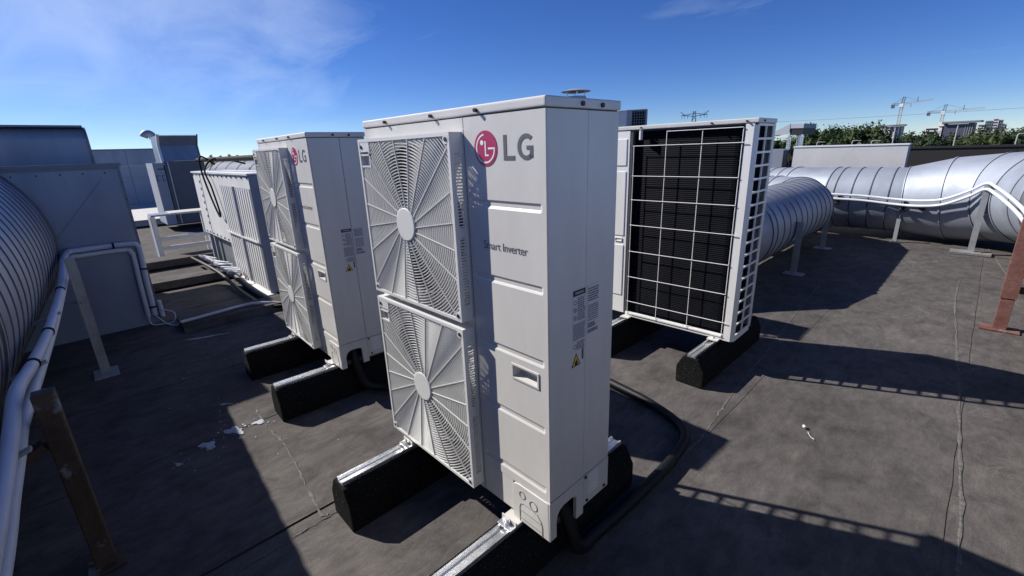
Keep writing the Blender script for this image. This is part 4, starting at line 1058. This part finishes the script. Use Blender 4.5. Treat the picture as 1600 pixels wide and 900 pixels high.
# street lamps
def lamp(x, y, zt, label, kind=0):
    l = thing('street_lamp', label, 'street lamp', (x, y, -8), 0, 'street lamps beyond the parapet')
    h = zt+8; MB().tube([(0,0,0),(0,0,h)], [.075,.04], 8).build('pole', M['pole'], l)
    if kind == 0: MB().box(-.5, .5, -.08, .08, h, h+.06).build('lamp_head', M['pole'], l)
    else:
        MB().tube(smooth_path([(0,0,h),(.06,0,h+.07),(.3,0,h+.09)], 4), .03, 6).build('arm', M['pole'], l)
        MB().box(.28, .55, -.05, .05, h+.06, h+.10).build('lamp_head', M['pole'], l)
for i, (x, y, zt, k, lab) in enumerate([(-3.72,43.78,2.12,0,'tall lamp post in front of the round building'), (-.40,44.06,2.08,0,'tall lamp post in front of the long pale building'),
    (-8.35,42.96,1.12,1,'low lamp post with a short curved arm over the pale wall, left one'), (-6.1,43.3,1.15,1,'low lamp post with a short curved arm over the middle of the pale wall'), (-4.95,43.61,1.10,1,'low lamp post with a short curved arm near the end of the pale wall'),
    (-9.7,42.64,1.62,0,'lamp post right beside the grey hood on posts'), (-10.15,42.6,1.55,1,'lamp post seen under the grey hood on posts'), (2.53,44.1,1.25,1,'lamp post before the trees near the right edge')]):
    lamp(x, y, zt, lab, k)
# tower cranes
def crane(x, y, zt, zj, back, front, slope, label):
    c = thing('tower_crane', label, 'tower crane', (x, y, -8), 0, 'tower cranes on the skyline')
    def lattice(m, a, b, w, n):
        a, b = Vector(a), Vector(b); d = (b-a).normalized(); up = Vector((0,0,1)) if abs(d.z) < .9 else Vector((1,0,0)); X = d.cross(up).normalized()*w/2; Y_ = X.cross(d).normalized()*w/2
        C4 = [X+Y_, X-Y_, -X-Y_, -X+Y_]
        for q in C4: m.bar(a+q, b+q, w*.15)
        for i in range(n):
            p0, p1 = a.lerp(b, i/n), a.lerp(b, (i+1)/n)
            for j in range(4): m.bar(p0+C4[j], p1+C4[(j+1)%4], w*.09)
    m = MB(); lattice(m, (0,0,0), (0,0,zj+8), 1.5, 18); m.build('mast', M['crane'], c)
    m = MB(); lattice(m, (0,0,zj+8), (front,0,zj+8+slope*front), .9, 16); m.build('jib', M['crane'], c)
    m = MB(); lattice(m, (0,0,zj+8), (-back,0,zj+8-slope*back*.3), 1.1, 6); m.build('counter_jib', M['crane_dark'], c)
    m = MB(); lattice(m, (0,0,zj+8), (.6,0,zt+8), 1.3, 4); m.build('tower_top', M['crane_dark'], c)
    MB().box(-back, -back+1.8, -.8, .8, zj+8-2.4, zj+8-.2).build('counterweight', M['crane_dark'], c)
    MB().box(-1.3, .9, -1.9, -.9, zj+8-1.9, zj+8+.2).build('cab', M['bld'], c)
    m = MB(); m.bar((.6,0,zt+8), (-back*.9,0,zj+8), .16); m.bar((.6,0,zt+8), (front*.6,0,zj+8+slope*front*.6), .12); m.build('tie_rod', M['crane_dark'], c)
    MB().box(front*.48, front*.48+.35, -.1, .1, zj+8+slope*front*.48, zj+8+slope*front*.48+3.0).build('jib_post', M['crane_dark'], c)
    MB().bar((front*.3,0,zj+8), (front*.3,0,zj+5.5), .25).build('hook_line', M['crane_dark'], c)
crane(-48.3, 416, 26.2, 21.8, 5.6, 15.5, .10, 'taller tower crane on the left, above the round building')
crane(-28.75, 448, 20.9, 16.5, 8.6, 20, .03, 'lower tower crane on the right, above the long pale building')
# buildings on the skyline
rb = thing('round_building', 'round concrete building with a wide flat roof under the left crane', 'building', (-46.5, 376, -8))
m = MB(); n = 28
m.tube([(0,0,0),(0,0,15.0)], 5.6, n, True, False); m.build('core', M['bld_grey'], rb)
m = MB(); m.tube([(0,0,15.0),(0,0,15.3),(0,0,15.9)], [6.4,7.4,7.4], n, True, False); m.build('roof', M['bld_grey'], rb)
for z in (10.6, 12.6): MB().tube([(0,0,z),(0,0,z+.35)], 6.0, n, True, False).build('floor_slab', M['bld_grey'], rb)
for k in range(16):
    a = PI+k*2*PI/16; MB().box(-.35, .35, -.1, .1, 8.0, 15.0).build('column', M['bld'], rb).location = (6.0*math.cos(a), 6.0*math.sin(a), 0)
lb = thing('long_building', 'long building with a pale stepped end and a dark end under a flat roof', 'building', (-32.8, 398, -8), math.radians(-3))
MB().box(0, 8.5, 0, 14, 0, 14.2).build('pale_wing', M['bld'], lb)
MB().box(6.5, 9.3, -.6, 10, 14.2, 16.6).build('stair_tower', M['bld'], lb)
MB().box(9.31, 22.5, -.4, 14, 0, 15.4).build('dark_wing', M['bld_dark'], lb)
MB().box(8.0, 25.2, -2.2, 15, 15.7, 16.6).build('flat_roof', M['bld_grey'], lb)
for r_ in range(2): MB().box(1.0, 6.6, -.12, -.01, 10.2+r_*1.9, 11.2+r_*1.9).build('window', M['glass'], lb)
for k in range(4): MB().box(18.8+k*1.0, 19.2+k*1.0, -.6, -.41, 8, 15.2).build('column', M['bld_grey'], lb)
sb = thing('stepped_building', 'stepped grey apartment building at the far right of the skyline', 'building', (-9.5, 420, -8))
for i, (x0_, x1_, h) in enumerate([(0,3.2,14.6),(3.21,6.2,16.4),(6.21,9.0,17.7),(9.01,11.0,16.6),(11.01,13.0,14.4)]):
    MB().box(x0_, x1_, .3*i, 12, 0, h).build('wing', M['bld_grey'] if i % 2 else M['bld'], sb)
    for r_ in range(4):
        MB().box(x0_+.5, x1_-.5, .3*i-.15, .3*i-.01, h-1.3-r_*1.6, h-.5-r_*1.6).build('window', M['bld_dark'], sb)
# pylon and wires
py_ = thing('power_pylon', 'lattice power pylon top showing above the wire guarded heat pump', 'pylon', (-91.0, 198.6, -8), math.radians(22))
m = MB(); H = 22.5
for sx in (-1,1):
    for sy in (-1,1): m.bar((sx*2.2,sy*2.2,0), (sx*.45,sy*.45,H), .22)
for k in range(12):
    z0_, z1_ = H*k/12, H*(k+1)/12; w0, w1 = 2.2-1.75*k/12, 2.2-1.75*(k+1)/12
    for sy in (-1,1): m.bar((-w0,sy*w0,z0_), (w1,sy*w1,z1_), .12); m.bar((w0,sy*w0,z0_), (-w1,sy*w1,z1_), .12)
m.build('tower', M['wire'], py_)
m = MB()
for s_ in (-1,1):
    m.bar((0,0,20.4), (s_*5.3,0,20.9), .24); m.bar((0,0,21.6), (s_*5.3,0,20.9), .16); m.bar((s_*3.2,0,20.6), (s_*5.6,0,22.3), .26); m.bar((s_*1.5,0,21.3), (s_*3.4,0,20.7), .12)
m.build('cross_arm', M['wire'], py_)
m = MB()
for x in (-5,-4,-2.6,2.6,4,5): m.bar((x,0,20.6), (x,0,19.5), .14)
m.build('insulator', M['wire'], py_)
for i, (a, b, lab) in enumerate([((-41.8,142.6,7.3),(4.0,149.1,7.3),'upper power line crossing the sky at right'), ((-41.8,142.6,3.0),(6,149.1,3.2),'lower power line crossing the sky at right')]):
    a, b = Vector(a), Vector(b); d = b-a
    pts = [a-d*1.1+d*3.2*t/20+Vector((0,0,-1.2*(1-((t-10)/10)**2))) for t in range(21)]
    tag(MB().tube(pts, .028, 5).build('power_line', M['wire']), lab, 'power line', 'power lines on the right')
